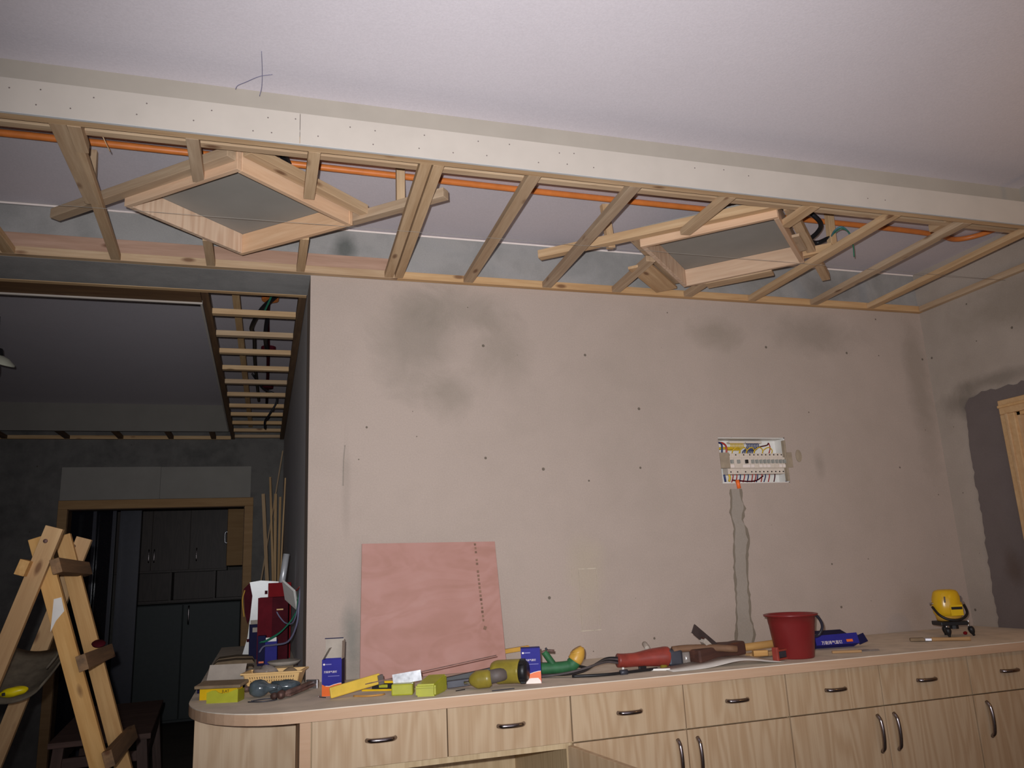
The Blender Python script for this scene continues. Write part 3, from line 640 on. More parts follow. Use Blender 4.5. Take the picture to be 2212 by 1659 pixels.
zwire([(1585, 990), (1605, 1080), (1585, 1165)], [.01, .005, .01], 0.003, 'red_w'); zwire([(1540, 1040), (1545, 1110), (1535, 1180)], [.02, .02, .02], 0.003, 'blue_w')
a = zx(650, 1140); b = zx(668, 1290); wtube('orange_sleeve', [(a[0], D-0.004, a[1]), (b[0], D-0.003, b[1])], 0.009, 'orange_s', t, 10, 0)

# ------------------------------------------------------------------ cabinets and worktop
arc = [(0.105-0.318*math.cos(a), 2.93-0.415*math.sin(a)) for a in [i*PI/2/14 for i in range(15)]]
out = [(XR-0.002, D-0.002), (XL-0.002, D-0.002), (XL-0.002, 5.2), (-0.213, 5.2)] + arc + [(XR-0.002, 2.515)]
wt = thing('worktop', 'long dusty wooden worktop with rounded left end along the wall', 'worktop', (1.5, 2.8, ZT-0.033))
mk('top', prism(bmesh.new(), out, ZT-0.003, ZT), 'worktop', wt); mk('edge', prism(bmesh.new(), out, ZT-0.033, ZT-0.003), 'lam_edge', wt)

YD = 2.545
def bow(o_par, p, horiz=True, L=0.085):
    x, y, z = p; n = 10; pts = []
    for i in range(n+1):
        s = i/n; off = -0.020*math.sin(PI*min(1, max(0, s)))**0.35; q = (s-.5)*L
        pts.append((x+(q if horiz else 0), y+off, z+(0 if horiz else q)))
    return wtube('handle', pts, 0.0068, 'chrome', o_par, 8, 2)
def drawer(par, x0, x1):
    d = wbox('drawer', x0+0.0018, x1-0.0018, YD, YD+0.018, 0.803, 0.9435, 'lam', par, 0.0008); bow(d, ((x0+x1)/2, YD, 0.875)); return d
def cdoor(par, x0, x1, hx):
    d = wbox('door', x0+0.0018, x1-0.0018, YD, YD+0.018, 0.10, 0.7985, 'lam', par, 0.0008); bow(d, (hx, YD, 0.71), False, 0.125); return d
def carcass(par, x0, x1, back=True):
    m = 'lam_in'
    wbox('side_panel', x0, x0+0.016, YD+0.019, D-0.004, 0.0, ZT-0.0335, m, par); wbox('side_panel', x1-0.016, x1, YD+0.019, D-0.004, 0.0, ZT-0.0335, m, par)
    wbox('bottom_panel', x0+0.016, x1-0.016, YD+0.019, D-0.01, 0.08, 0.098, m, par); wbox('back_panel', x0+0.016, x1-0.016, D-0.012, D-0.005, 0.098, ZT-0.034, m, par)
    wbox('drawer_rail', x0+0.016, x1-0.016, YD+0.02, YD+0.30, 0.782, 0.80, m, par); wbox('toe_kick', x0+0.016, x1-0.016, YD+0.05, YD+0.065, 0.0, 0.08, m, par)
u = thing('cabinet_unit', 'base cabinet under worktop with two drawers over an open bay', 'cabinet', (0.55, 2.85, 0))
carcass(u, 0.150, 0.9645); drawer(u, 0.151, 0.557); drawer(u, 0.557, 0.9645)
wbox('post', 0.118, 0.1495, YD, YD+0.26, 0.0, ZT-0.0335, 'lam_edge', u, 0.001)
wbox('shelf', 0.167, 0.948, YD+0.05, D-0.02, 0.44, 0.456, 'lam_in', u)
m, L = frame_mat((0.955, 2.543, 0.45), (1.012, 2.150, 0.45)); dd = mk('door', bx(-L/2, L/2, -0.009, 0.009, -0.348, 0.345, 0.001), 'lam', u, m)
dd['label'] = 'cabinet door swung open towards the room'
u = thing('cabinet_unit', 'base cabinet with two drawers and closed doors behind the ajar door', 'cabinet', (1.37, 2.85, 0))
carcass(u, 0.966, 1.782); drawer(u, 0.966, 1.375); drawer(u, 1.375, 1.782); cdoor(u, 0.966, 1.375, 1.338); cdoor(u, 1.375, 1.782, 1.412)
u = thing('cabinet_unit', 'base cabinet below the red bucket with paired vertical door handles', 'cabinet', (2.19, 2.85, 0))
carcass(u, 1.784, 2.605); drawer(u, 1.784, 2.189); drawer(u, 2.189, 2.605); cdoor(u, 1.784, 2.189, 2.152); cdoor(u, 2.189, 2.605, 2.226)
u = thing('cabinet_unit', 'rightmost base cabinet, below the yellow laser level', 'cabinet', (2.95, 2.85, 0))
carcass(u, 2.607, XR-0.004); drawer(u, 2.607, 3.0); drawer(u, 3.0, XR-0.004); cdoor(u, 2.607, 3.0, 2.665); cdoor(u, 3.0, XR-0.004, 3.2)
u = thing('end_cabinet', 'veneered end cabinet under the rounded worktop end', 'cabinet', (-0.03, 3.4, 0))
wbox('front_panel', -0.185, 0.117, 2.78, 2.798, 0.0, ZT-0.0335, 'lam', u, 0.001); wbox('side_panel', -0.185, -0.167, 2.80, 5.15, 0.0, ZT-0.0335, 'lam', u, 0.001)

# ------------------------------------------------------------------ things on the worktop
def nail_box(label, x, y, rz, open_top):
    t = thing('nail_box', label, 'box', (x, y, ZT), rz, 'blue nail boxes'); W, Dp, H = 0.064, 0.046, 0.112
    base = PM[t.name]
    def part(nm, bm, mat, mw=Matrix.Identity(4), par=t): return mk(nm, bm, mat, par, base @ mw)
    bm = bmesh.new(); th = 0.001
    box(bm, 0, W, 0, th, 0, H); box(bm, 0, W, Dp-th, Dp, 0, H); box(bm, 0, th, th, Dp-th, 0, H); box(bm, 0, W, th, Dp-th, 0, th)
    if not open_top: box(bm, 0, W, 0, Dp, H-th, H)
    body = part('body', bm, 'boxblue'); part('side_face', bx(W-th, W+0.0003, 0.0003, Dp, 0, H), 'boxblue_d', par=body)
    wave = [(0.0003, 0.036), (0.012, 0.030), (0.024, 0.029), (0.040, 0.034), (0.055, 0.037), (W-0.0003, 0.0375)]
    part('orange_band', prism_y(bmesh.new(), [(0.0003, 0.0)]+wave+[(W-0.0003, 0.0)], -0.0004, 0.0), 'boxorange', par=body)
    part('wave_line', prism_y(bmesh.new(), wave[1:]+[(x_, z_+0.0016) for x_, z_ in wave[:0:-1]], -0.0007, -0.0003), 'print_w', par=body)
    if not open_top: part('white_base', prism_y(bmesh.new(), [(0.0003, 0), (0.004, 0.012), (0.030, 0.017), (0.054, 0.017), (0.062, 0.008), (0.0636, 0)], -0.0008, -0.0004), 'print_w', par=body)
    text_mesh('lettering', '万能排气直钉', 0.0072, 'print_w', body, base @ T(0.006, -0.0002, 0.071, 0, PI/2))
    part('emblem', prism_y(bmesh.new(), [(0.004+0.0035*math.cos(a)+0.003, 0.097+0.003*math.sin(a)) for a in [i*PI/5 for i in range(10)]], -0.0005, 0), 'print_w', par=body)
    part('fine_print', prism_y(bmesh.new(), [(0.012, 0.0955), (0.031, 0.0955), (0.031, 0.0985), (0.012, 0.0985)], -0.0004, 0), 'print_dim', par=body)
    part('fine_print', prism_y(bmesh.new(), [(0.020, 0.0598), (0.057, 0.0598), (0.057, 0.0615), (0.020, 0.0615)], -0.0004, 0), 'print_dim', par=body)
    if open_top:
        part('flap', bx(0.001, W-0.002, 0, 0.0008, 0, 0.062), 'card', T(0, Dp-0.001, H, 0, -0.06), body)
        part('flap', bx(0, 0.0008, 0.0, Dp-0.002, 0, 0.056), 'card', T(W-0.001, 0.001, H, 0, 0, 0.03), body)
        part('flap', bx(-0.0008, 0, 0.0, Dp-0.002, 0, 0.040), 'card', T(0.001, 0.001, H, 0, 0, 0.55), body)
        part('flap_edge', bx(-0.002, W-0.004, -0.001, 0.0008, 0.061, 0.064), 'boxblue_d', T(0, Dp-0.001, H, 0, -0.06), body)
    return t
nail_box('open blue and orange nail box at left of pink board', 0.196, 2.772, -0.30, True)
nail_box('closed blue nail box beside the green nail gun', 0.832, 2.632, -0.30, False)
# third carton, lying squashed
t = thing('nail_box', 'flattened blue nail carton lying right of the red bucket', 'box', (2.12, 2.79, ZT), -0.16, 'blue nail boxes'); b0 = PM[t.name]
body = mk('body', prism_y(bmesh.new(), [(0.0, 0.008), (0.01, 0.008), (0.185, 0.008), (0.185, 0.05), (0.0, 0.046)], 0, 0.05), 'boxblue', t, b0 @ T(0, 0, 0.010, 0, -0.35))
mk('flap', bx(-0.045, 0, 0, 0.001, 0, 0.036), 'boxblue_d', body, b0 @ T(0.0, 0.004, 0.008, 0, -0.3, 0.25)); mk('flap', bx(0, 0.04, 0, 0.001, 0, 0.036), 'boxblue_d', body, b0 @ T(0.185, 0.004, 0.010, 0, -0.35, -0.3))
mk('flap', bx(0.04, 0.17, 0, 0.07, 0, 0.001), 'boxblue_d', body, b0 @ T(0, 0.045, 0.045, 0, 0.25))
text_mesh('lettering', '万能排气直钉', 0.0150, 'print_w', body, b0 @ T(0.020, -0.0012, 0.021, 0, PI/2-0.35))
mk('red_print', bx(0.128, 0.155, -0.0006, 0, 0, 0.010), 'boxorange', body, b0 @ T(0, -0.001, 0.025, 0, -0.35))
tag(stick('wood_strip', (2.09, 2.668, ZT+0.005), (2.19, 2.625, ZT+0.005), 0.012, 0.009, 'tanwood'), 'thin wooden strip in front of flattened blue carton', 'wood strip')
tag(mk('paper_scrap', prism(bmesh.new(), [(0, 0), (0.07, -0.02), (0.10, 0.02), (0.03, 0.05)], 0, 0.002), 'bagclear', None, T(2.20, 2.64, ZT+0.001)), 'crumpled pale green wrapper beside wooden strip', 'wrapper')

# bucket
t = thing('bucket', 'red plastic bucket with black handle standing on the worktop', 'bucket', (1.915, 2.655, ZT))
b0 = PM[t.name]
mk('body', lathe(bmesh.new(), [(0.001, 0.002), (0.066, 0.0), (0.069, 0.004), (0.083, 0.12), (0.084, 0.122), (0.0875, 0.150), (0.098, 0.151), (0.099, 0.157), (0.094, 0.1585), (0.085, 0.156), (0.080, 0.12), (0.065, 0.006), (0.001, 0.006)], 40), 'redbucket', t, b0, True)
mk('handle', tube(bmesh.new(), [(0.095, 0.0, 0.15), (0.112, 0.005, 0.13), (0.119, 0.01, 0.105), (0.112, 0.016, 0.085), (0.098, 0.022, 0.072), (0.06, 0.075, 0.06), (0.0, 0.098, 0.06), (-0.025, 0.094, 0.085), (-0.04, 0.090, 0.125)], 0.0055, 8), 'handle_bk', t, b0 @ Matrix.Rotation(-0.3, 4, 'Z'), True)

# laser level
t = thing('laser_level', 'yellow laser level on small black tripod near the right wall', 'laser level', (2.86, 2.85, ZT), -0.35); b0 = PM[t.name]
prof = [(0.030, 0.075), (0.056, 0.085), (0.064, 0.10), (0.066, 0.13), (0.062, 0.16), (0.054, 0.185), (0.046, 0.192), (0.03, 0.196), (0.001, 0.197)]
body = mk('housing', lathe(bmesh.new(), prof, 28), 'laser', t, b0 @ Matrix.Diagonal((0.94, 0.75, 1, 1)), True)
mk('trim_band', tube(bmesh.new(), [(-0.068, -0.01, 0.125), (-0.060, -0.042, 0.095), (-0.035, -0.058, 0.076), (0, -0.063, 0.071), (0.035, -0.058, 0.078), (0.060, -0.042, 0.098), (0.068, -0.01, 0.128)], 0.0055, 8), 'black', body, b0, True)
mk('chin', lathe(bmesh.new(), [(0.050, 0.066), (0.054, 0.085), (0.055, 0.10)], 24), 'amber', body, b0 @ Matrix.Diagonal((1, 0.75, 1, 1)), True)
mk('label_plate', bx(-0.012, 0.040, -0.0012, 0, 0.088, 0.132), 'yellow_lvl', body, b0 @ T(0, -0.0505, 0, 0)); mk('label_print', bx(-0.008, 0.038, -0.0015, 0, 0.113, 0.124), 'black', body, b0 @ T(0, -0.051, 0, 0))
for s in (-1, 1): mk('window_slot', bx(-0.003, 0.003, -0.001, 0.001, 0.145, 0.170), 'greytool', body, b0 @ T(s*0.034, -0.0415, 0, 0, 0.12)); mk('pivot_screw', lathe(bmesh.new(), [(0.005, -0.008), (0.005, 0.008)], 10), 'steel', body, b0 @ T(s*0.066, 0.0, 0.138, 0, 0, PI/2))
mk('base_plate', bx(-0.058, 0.058, -0.045, 0.045, 0.047, 0.064, 0.003), 'black', t, b0); mk('focus_knob', lathe(bmesh.new(), [(0.018, 0.032), (0.018, 0.048)], 16), 'black', t, b0 @ T(0.005, -0.02, 0))
for x, y, dx, dy in ((-0.035, -0.035, 0.004, -0.01), (0.062, -0.02, 0.018, -0.008), (0.0, 0.045, 0, 0.012)):
    lg = mk('leg', tube(bmesh.new(), [(x, y, 0.052), (x+dx*.4, y+dy*.4, 0.036)], 0.004, 8, 0), 'steel', t, b0, True)
    mk('foot', tube(bmesh.new(), [(x+dx*.4, y+dy*.4, 0.038), (x+dx*.6, y+dy*.6, 0.028), (x+dx*.8, y+dy*.8, 0.012), (x+dx, y+dy, 0.0005)], lambda s: 0.006+0.007*math.sin(PI*min(1, s*1.15+.1)) if s < 0.8 else 0.005, 10, 3), 'black', lg, b0, True)
mk('thumb_screw', tube(bmesh.new(), [(0.066, -0.02, 0.05), (0.068, -0.02, 0.062)], 0.004, 8, 0), 'steel', t, b0)
# brush
t = thing('paint_brush', 'flat paint brush with pale wooden handle lying before laser level', 'brush', (2.67, 2.73, ZT), -0.62); b0 = PM[t.name] @ T(0, 0, 0.008)
mk('handle', tube(bmesh.new(), [(-0.03, 0, 0), (0.02, 0, 0), (0.07, 0, 0), (0.115, 0, 0)], lambda s: 0.009-0.002*math.sin(PI*s), 10), 'tanwood', t, b0, True)
mk('ferrule', bx(-0.055, -0.028, -0.013, 0.013, -0.006, 0.006, 0.002), 'steel', t, b0); mk('bristles', bx(-0.11, -0.054, -0.014, 0.014, -0.0065, 0.007, 0.004), 'cardbrown', t, b0)
tag(mk('bottle_cap', lathe(bmesh.new(), [(0.006, 0), (0.0075, 0.012), (0.004, 0.022)], 12), 'red', None, T(2.93, 2.85, ZT+0.0075, 0.4, 0, PI/2), True), 'small red cap under the laser level', 'cap')

# plywood board leaning on the wall
t = thing('plywood_board', 'square pink plywood board leaning against the beige wall', 'board', (0.625, 3.05, ZT)); lean = math.atan2(0.075, 0.485)
b0 = Matrix.Translation((0.35, 3.052, ZT+0.001)) @ Matrix.Rotation(-lean, 4, 'X') @ Matrix.Rotation(0.0, 4, 'Y')
mk('panel', prism_y(bmesh.new(), [(0.0, 0.0), (0.556, 0.0), (0.550, 0.488), (0.018, 0.498)], 0, 0.009), 'pinkply', t, b0)
rs = random.Random(4)
for i in range(20):
    z = 0.185+i*0.0155
    if i in (13, 16): continue
    mk('stamp_mark', bx(-0.0035-rs.random()*.002, 0.0035+rs.random()*.001, -0.0006, 0, -0.005, 0.0035+rs.random()*.002), 'pencil', t, b0 @ T(0.478-i*0.0006, 0, z))
mk('stamp_mark', bx(-0.006, 0.006, -0.0006, 0, -0.007, 0.007), 'pencil', t, b0 @ T(0.482, 0, 0.155, 0, 0, 0.4))

# saw, level, lime cases, trim plate
t = thing('hand_saw', 'yellow-handled saw with long thin blade slanting before pink board', 'saw', (0.22, 2.70, ZT))
stick('handle', (0.215, 2.688, ZT+0.0185), (0.378, 2.728, ZT+0.045), 0.010, 0.034, 'yellow', t, bev=0.004)
stick('blade', (0.30, 2.708, ZT+0.030), (0.785, 2.765, ZT+0.083), 0.0015, 0.003, 'rust', t, bev=0)
stick('spine', (0.37, 2.722, ZT+0.040), (0.388, 2.725, ZT+0.043), 0.012, 0.030, 'greytool', t)
t = thing('spirit_level', 'short yellow and black spirit level lying behind the lime cases', 'level', (0.40, 2.77, ZT), -0.5); b0 = PM[t.name]
mk('rail', bx(-0.08, 0.05, -0.006, 0.006, 0.0, 0.006, 0.001), 'yellow_lvl', t, b0); mk('rail', bx(-0.04, 0.05, -0.006, 0.006, 0.024, 0.031, 0.001), 'yellow_lvl', t, b0)
mk('web', bx(-0.045, 0.048, -0.003, 0.003, 0.006, 0.024), 'black', t, b0); mk('vial', bx(-0.02, 0.01, -0.005, -0.003, 0.010, 0.020, 0.001), 'lime', t, b0)
t = thing('lime_case', 'small lime plastic case holding a brushed steel plate', 'case', (0.43, 2.66, ZT), -0.3); b0 = PM[t.name]
mk('body', bx(-0.022, 0.046, -0.03, 0.02, 0, 0.034, 0.004), 'lime', t, b0); mk('plate', bx(-0.020, 0.072, 0.004, 0.007, 0.0, 0.032), 'steel', t, b0 @ T(0, 0, 0.030, 0, 0, -0.12))
t = thing('lime_case', 'larger slanted lime plastic case at the worktop edge', 'case', (0.50, 2.59, ZT), -0.3); b0 = PM[t.name]
bm = bmesh.new(); prism(bm, [(-0.028, -0.035), (0.034, -0.035), (0.062, 0.075), (0.0, 0.075)], 0, 0.036)
for v in bm.verts:
    if v.co.z > .01 and v.co.y > 0: v.co.z = 0.052
bmesh.ops.bevel(bm, geom=list(bm.edges), offset=0.005, segments=2, affect='EDGES'); mk('body', bm, 'lime', t, b0)
mk('seam', bx(-0.03, 0.036, -0.036, -0.0345, 0.024, 0.0255), 'lime_d', t, b0)

# olive air tool
t = thing('air_nailer', 'olive pneumatic nailer with black cap lying before the blue box', 'nail gun', (0.74, 2.61, ZT))
def cyl(nm, pts, r, mat, par, seg=16, n=0): return wtube(nm, pts, r, mat, par, seg, n)
cyl('connector', [(0.635, 2.632, ZT+0.020), (0.645, 2.628, ZT+0.021), (0.650, 2.626, ZT+0.021), (0.672, 2.617, ZT+0.024)], lambda s: 0.006 if s < .4 else 0.0095, 'steel', t, 10)
cyl('grip_end', [(0.655, 2.626, ZT+0.022), (0.664, 2.620, ZT+0.026), (0.682, 2.612, ZT+0.029), (0.705, 2.600, ZT+0.031), (0.716, 2.596, ZT+0.032)], lambda s: 0.012+0.016*min(1, s*2.5) if s < .85 else 0.024, 'olive', t, 18, 3)
cyl('barrel', [(0.708, 2.600, ZT+0.034), (0.765, 2.600, ZT+0.042)], 0.0215, 'greytool', t, 18)
cyl('head', [(0.742, 2.640, ZT+0.042), (0.752, 2.632, ZT+0.044), (0.80, 2.602, ZT+0.046), (0.815, 2.592, ZT+0.046)], lambda s: 0.032+0.006*min(1, s*3), 'olive', t, 20, 3)
cyl('cap', [(0.813, 2.594, ZT+0.046), (0.830, 2.584, ZT+0.046), (0.836, 2.580, ZT+0.046)], lambda s: 0.035 if s < .8 else 0.028, 'black', t, 20)
for a in range(4): stick('cap_bolt', (0.815+0.0*a, 2.590, ZT+0.046), (0.829, 2.582, ZT+0.046), 0.008, 0.078, 'black', t, up=(0.2*math.sin(a*PI/4+.4), math.cos(a*PI/4+.4)*.5, math.sin(a*PI/4+.4)))
stick('magazine', (0.585, 2.70, ZT+0.022), (0.76, 2.655, ZT+0.050), 0.018, 0.022, 'black', t); stick('magazine_rail', (0.588, 2.672, ZT+0.014), (0.66, 2.650, ZT+0.020), 0.02, 0.022, 'gear', t)
tag(stick('hex_key', (0.60, 2.605, ZT+0.002), (0.635, 2.62, ZT+0.002), 0.003, 0.003, 'black'), 'small black hex key lying beside the olive nailer', 'key')
tag(stick('thin_rod', (0.70, 2.535, ZT+0.002), (0.775, 2.535, ZT+0.003), 0.003, 0.003, 'gear'), 'thin dark steel rod under the olive nailer', 'rod')
tag(stick('yellow_batten', (0.55, 3.118, ZT+0.030), (1.02, 3.118, ZT+0.066), 0.02, 0.016, 'amber'), 'thin yellow batten lying behind the nailer against wall', 'batten')

# green nail gun
t = thing('brad_nailer', 'green nail gun with amber end cap lying behind cables', 'nail gun', (1.03, 2.80, ZT))
cyl('body', [(0.945, 2.815, ZT+0.020), (0.975, 2.81, ZT+0.020), (1.05, 2.79, ZT+0.022), (1.072, 2.785, ZT+0.030), (1.082, 2.782, ZT+0.042)], lambda s: 0.020 if s < .6 else 0.024, 'green', t, 16, 4)
cyl('cap', [(1.080, 2.783, ZT+0.040), (1.090, 2.780, ZT+0.056), (1.092, 2.778, ZT+0.072), (1.088, 2.778, ZT+0.082)], lambda s: 0.026 if s < .8 else 0.02, 'amber', t, 18, 3)
cyl('grip', [(1.01, 2.80, ZT+0.025), (0.99, 2.805, ZT+0.055), (0.975, 2.808, ZT+0.078)], 0.012, 'green', t, 12, 3); cyl('trigger', [(0.965, 2.808, ZT+0.075), (0.985, 2.803, ZT+0.080), (1.01, 2.798, ZT+0.078)], 0.005, 'rust', t, 8, 3); cyl('air_plug', [(0.985, 2.803, ZT+0.082), (0.98, 2.803, ZT+0.090)], 0.004, 'gear', t, 8)
# cables
t = thing('power_cables', 'bundle of black power cables looping from the red grinder', 'cable', (1.1, 2.70, ZT))
for i in range(4):
    o = i*0.014
    wtube('cable', [(0.88, 2.80-o, ZT+0.006), (0.95, 2.74-o*.6, ZT+0.007), (1.02, 2.70-o*.5, ZT+0.008+o*.2), (1.08, 2.70-o*.6, ZT+0.014+o*.3), (1.13, 2.715-o*.6, ZT+0.030+o*.1), (1.18, 2.725-o*.3, ZT+0.046-o*.25), (1.235, 2.725, ZT+0.044-o*.45)], 0.0042, 'cable_grey' if i % 2 else 'black', t, 8)
wtube('cable', [(1.02, 2.66, ZT+0.006), (1.08, 2.635, ZT+0.006), (1.15, 2.625, ZT+0.006), (1.25, 2.64, ZT+0.006), (1.34, 2.655, ZT+0.006)], 0.005, 'black', t, 8)
wtube('cable_knob', [(1.185, 2.628, ZT+0.007), (1.20, 2.628, ZT+0.008), (1.212, 2.629, ZT+0.008)], 0.009, 'gear', t, 10, 0)
wtube('cable', [(0.93, 2.95, ZT+0.02), (1.02, 2.93, ZT+0.022), (1.12, 2.86, ZT+0.012), (1.15, 2.82, ZT+0.006)], 0.005, 'black', t, 8)
# angle grinder
t = thing('angle_grinder', 'red angle grinder with dark gear head lying on its disc', 'grinder', (1.34, 2.72, ZT))
cyl('body', [(1.222, 2.725, ZT+0.036), (1.25, 2.724, ZT+0.034), (1.30, 2.722, ZT+0.034), (1.35, 2.718, ZT+0.037), (1.40, 2.712, ZT+0.037), (1.412, 2.711, ZT+0.036)], lambda s: 0.024 if s < .35 else 0.024+0.011*min(1, (s-.35)*2.2), 'redtool', t, 20, 4)
m, L = frame_mat((1.408, 2.711, ZT+0.033), (1.462, 2.702, ZT+0.033)); mk('gear_head', bx(-L/2, L/2, -0.03, 0.03, -0.029, 0.029, 0.009), 'gear', t, m)
mk('switch', bx(-0.014, 0.014, -0.005, 0.005, 0, 0.012, 0.002), 'black', t, T(1.305, 2.70, ZT+0.001)); mk('guard_knob', lathe(bmesh.new(), [(0.012, 0), (0.014, 0.008), (0.009, 0.012)], 14), 'olive', t, T(1.385, 2.69, ZT))
cyl('side_handle', [(1.36, 2.76, ZT+0.062), (1.365, 2.78, ZT+0.072), (1.37, 2.80, ZT+0.076)], 0.010, 'card', t, 10, 3)
tag(stick('white_tag', (1.305, 2.662, ZT+0.004), (1.375, 2.625, ZT+0.004), 0.012, 0.007, 'white_pl'), 'short white plastic strip in front of the red grinder', 'strip')
tag(stick('white_peg', (1.225, 2.69, ZT), (1.225, 2.69, ZT+0.016), 0.007, 0.007, 'white_pl', up=(0, 1, 0)), 'tiny white plastic peg under the grinder tail', 'peg')
tag(mk('tape_roll', lathe(bmesh.new(), [(0.010, 0), (0.022, 0), (0.0235, 0.004), (0.0235, 0.04), (0.020, 0.044), (0.010, 0.044)], 20), 'bagclear', None, T(1.487, 2.71, ZT+0.004), True), 'clear plastic tub between grinder and wooden plane', 'tub')

# wooden hand plane
t = thing('hand_plane', 'dark wooden hand plane with cross handle and raised iron', 'plane', (1.58, 2.70, ZT))
m, L = frame_mat((1.492, 2.655, ZT+0.034), (1.725, 2.72, ZT+0.046)); mk('stock', bx(-L/2, L/2, -0.027, 0.027, -0.024, 0.024, 0.006), 'oldwood', t, m)
cyl('cross_handle', [(1.425, 2.69, ZT+0.060), (1.48, 2.684, ZT+0.062), (1.58, 2.66, ZT+0.058), (1.655, 2.632, ZT+0.050)], 0.0125, 'brownwood', t, 14, 3)
stick('iron', (1.605, 2.695, ZT+0.055), (1.508, 2.675, ZT+0.130), 0.036, 0.005, 'gear_d', t, up=(0.2, -0.95, 0.2)); stick('cap_iron', (1.585, 2.688, ZT+0.058), (1.538, 2.676, ZT+0.096), 0.030, 0.006, 'oldwood', t, up=(0.6, 0, 0.8)); stick('wedge', (1.575, 2.68, ZT+0.058), (1.538, 2.668, ZT+0.088), 0.026, 0.018, 'card', t, up=(0.6, 0, 0.8))
t = thing('mallet', 'short tan wooden handle of mallet pointing at the bucket', 'mallet', (1.86, 2.83, ZT))
cyl('handle', [(1.755, 2.85, ZT+0.026), (1.83, 2.835, ZT+0.030), (1.962, 2.80, ZT+0.040)], 0.0145, 'tanwood', t, 14, 3); stick('head', (1.70, 2.86, ZT+0.027), (1.772, 2.845, ZT+0.027), 0.05, 0.052, 'oldwood', t, bev=0.008)
tag(stick('wood_offcut', (1.745, 2.672, ZT+0.026), (1.795, 2.655, ZT+0.026), 0.026, 0.020, 'tanwood'), 'small square pine offcut on the white sheet', 'offcut')
tag(stick('wood_lath', (1.76, 2.73, ZT+0.012), (1.90, 2.745, ZT+0.012), 0.03, 0.016, 'tanwood'), 'flat pine lath behind the offcut near the bucket', 'lath')
bm = bmesh.new(); n = 22; rows = []
for j in range(2):
    r = []
    for i in range(n+1):
        s = i/n; x = 1.36+0.43*s; y = 2.575-0.03*math.sin(PI*s)*0+0.10*j-0.03*s; z = ZT+0.0015+0.018*math.exp(-((s-.62)/.24)**2)*(1-.3*j)+0.012*j*min(1, s*4, (1-s)*6)
        r.append((x, y, z))
    rows.append(r)
va = [[bm.verts.new(p) for p in r] for r in rows]; vb = [[bm.verts.new((p[0], p[1], p[2]+0.0012)) for p in r] for r in rows]
for i in range(n):
    bm.faces.new((va[0][i], va[0][i+1], va[1][i+1], va[1][i])); bm.faces.new((vb[0][i], vb[1][i], vb[1][i+1], vb[0][i+1]))
    for j in (0, 1): bm.faces.new((va[j][i], vb[j][i], vb[j][i+1], va[j][i+1]))
for i in (0, n): bm.faces.new((va[0][i], va[1][i], vb[1][i], vb[0][i]))
tag(mk('white_sheet', bm, 'paper', None, None, True), 'curled white plastic sheet under the wooden plane', 'sheet')
t = thing('clamp', 'small red and grey clamp lying against the red bucket', 'clamp', (1.81, 2.60, ZT), 0.35); b0 = PM[t.name]
mk('jaw', bx(-0.030, -0.018, -0.012, 0.012, 0.0, 0.050, 0.003), 'redtool', t, b0); mk('bar', bx(-0.02, 0.030, -0.008, 0.008, 0.012, 0.034, 0.002), 'gear', t, b0); mk('jaw', bx(-0.016, 0.034, -0.010, 0.010, 0.034, 0.041, 0.002), 'redtool', t, b0); mk('foot', bx(-0.02, 0.034, -0.01, 0.01, 0.004, 0.011, 0.002), 'redtool', t, b0)

# left end of the worktop
t = thing('tape_dispenser', 'lime plastic tray with dipped front at rounded worktop end', 'tray', (-0.10, 2.86, ZT), -0.32); b0 = PM[t.name]
mk('front', prism_y(bmesh.new(), [(-0.05, 0), (0.05, 0), (0.05, 0.040), (0.040, 0.038), (0.020, 0.030), (0.0, 0.028), (-0.012, 0.031), (-0.022, 0.038), (-0.034, 0.038), (-0.05, 0.032)], -0.03, -0.027), 'lime', t, b0)
mk('tray', bx(-0.05, 0.05, -0.027, 0.03, 0, 0.003), 'lime_d', t, b0); mk('end_wall', bx(0.047, 0.05, -0.027, 0.03, 0.003, 0.036), 'lime_d', t, b0)
t = thing('yellow_carton', 'yellow box under brown cardboard lid behind the lime tray', 'box', (-0.118, 2.925, ZT), -0.36); b0 = PM[t.name]
mk('body', bx(-0.066, 0.060, -0.012, 0.035, 0, 0.034, 0.001), 'yellow_lvl', t, b0); mk('lid', bx(-0.082, 0.072, -0.018, 0.055, 0.0, 0.010, 0.002), 'cardbrown', t, b0 @ T(0, 0, 0.037, 0, 0.12))
text_mesh('lettering', 'JLAT', 0.012, 'black', t, b0 @ T(0.010, -0.0125, 0.022, 0, PI/2))
t = thing('parts_carton', 'open card box with raised grey flap behind yellow carton', 'box', (-0.125, 3.14, ZT), -0.30); b0 = PM[t.name]
bm = bmesh.new(); box(bm, -0.07, 0.07, -0.04, -0.038, 0, 0.030); box(bm, -0.07, 0.07, 0.038, 0.04, 0, 0.030); box(bm, -0.07, -0.068, -0.038, 0.038, 0, 0.03); box(bm, 0.068, 0.07, -0.038, 0.038, 0, 0.03); box(bm, -0.07, 0.07, -0.04, 0.04, 0, 0.002)
mk('tray', bm, 'boxblue_d', t, b0); mk('flap', bx(-0.068, 0.066, -0.001, 0.0, 0, 0.068, 0), 'card', t, b0 @ T(0, 0.036, 0.022, 0, -0.5)); mk('contents', bx(-0.06, 0.064, -0.03, 0.03, 0.004, 0.024, 0.003), 'greytool', t, b0); mk('white_strip', bx(-0.02, 0.09, -0.043, -0.036, 0.028, 0.034), 'white_pl', t, b0); mk('blue_clip', bx(0.05, 0.075, -0.05, -0.04, 0.006, 0.024, 0.002), 'boxblue', t, b0); mk('red_strip', bx(-0.02, 0.075, -0.05, -0.042, 0.0, 0.006, 0.001), 'red', t, b0)
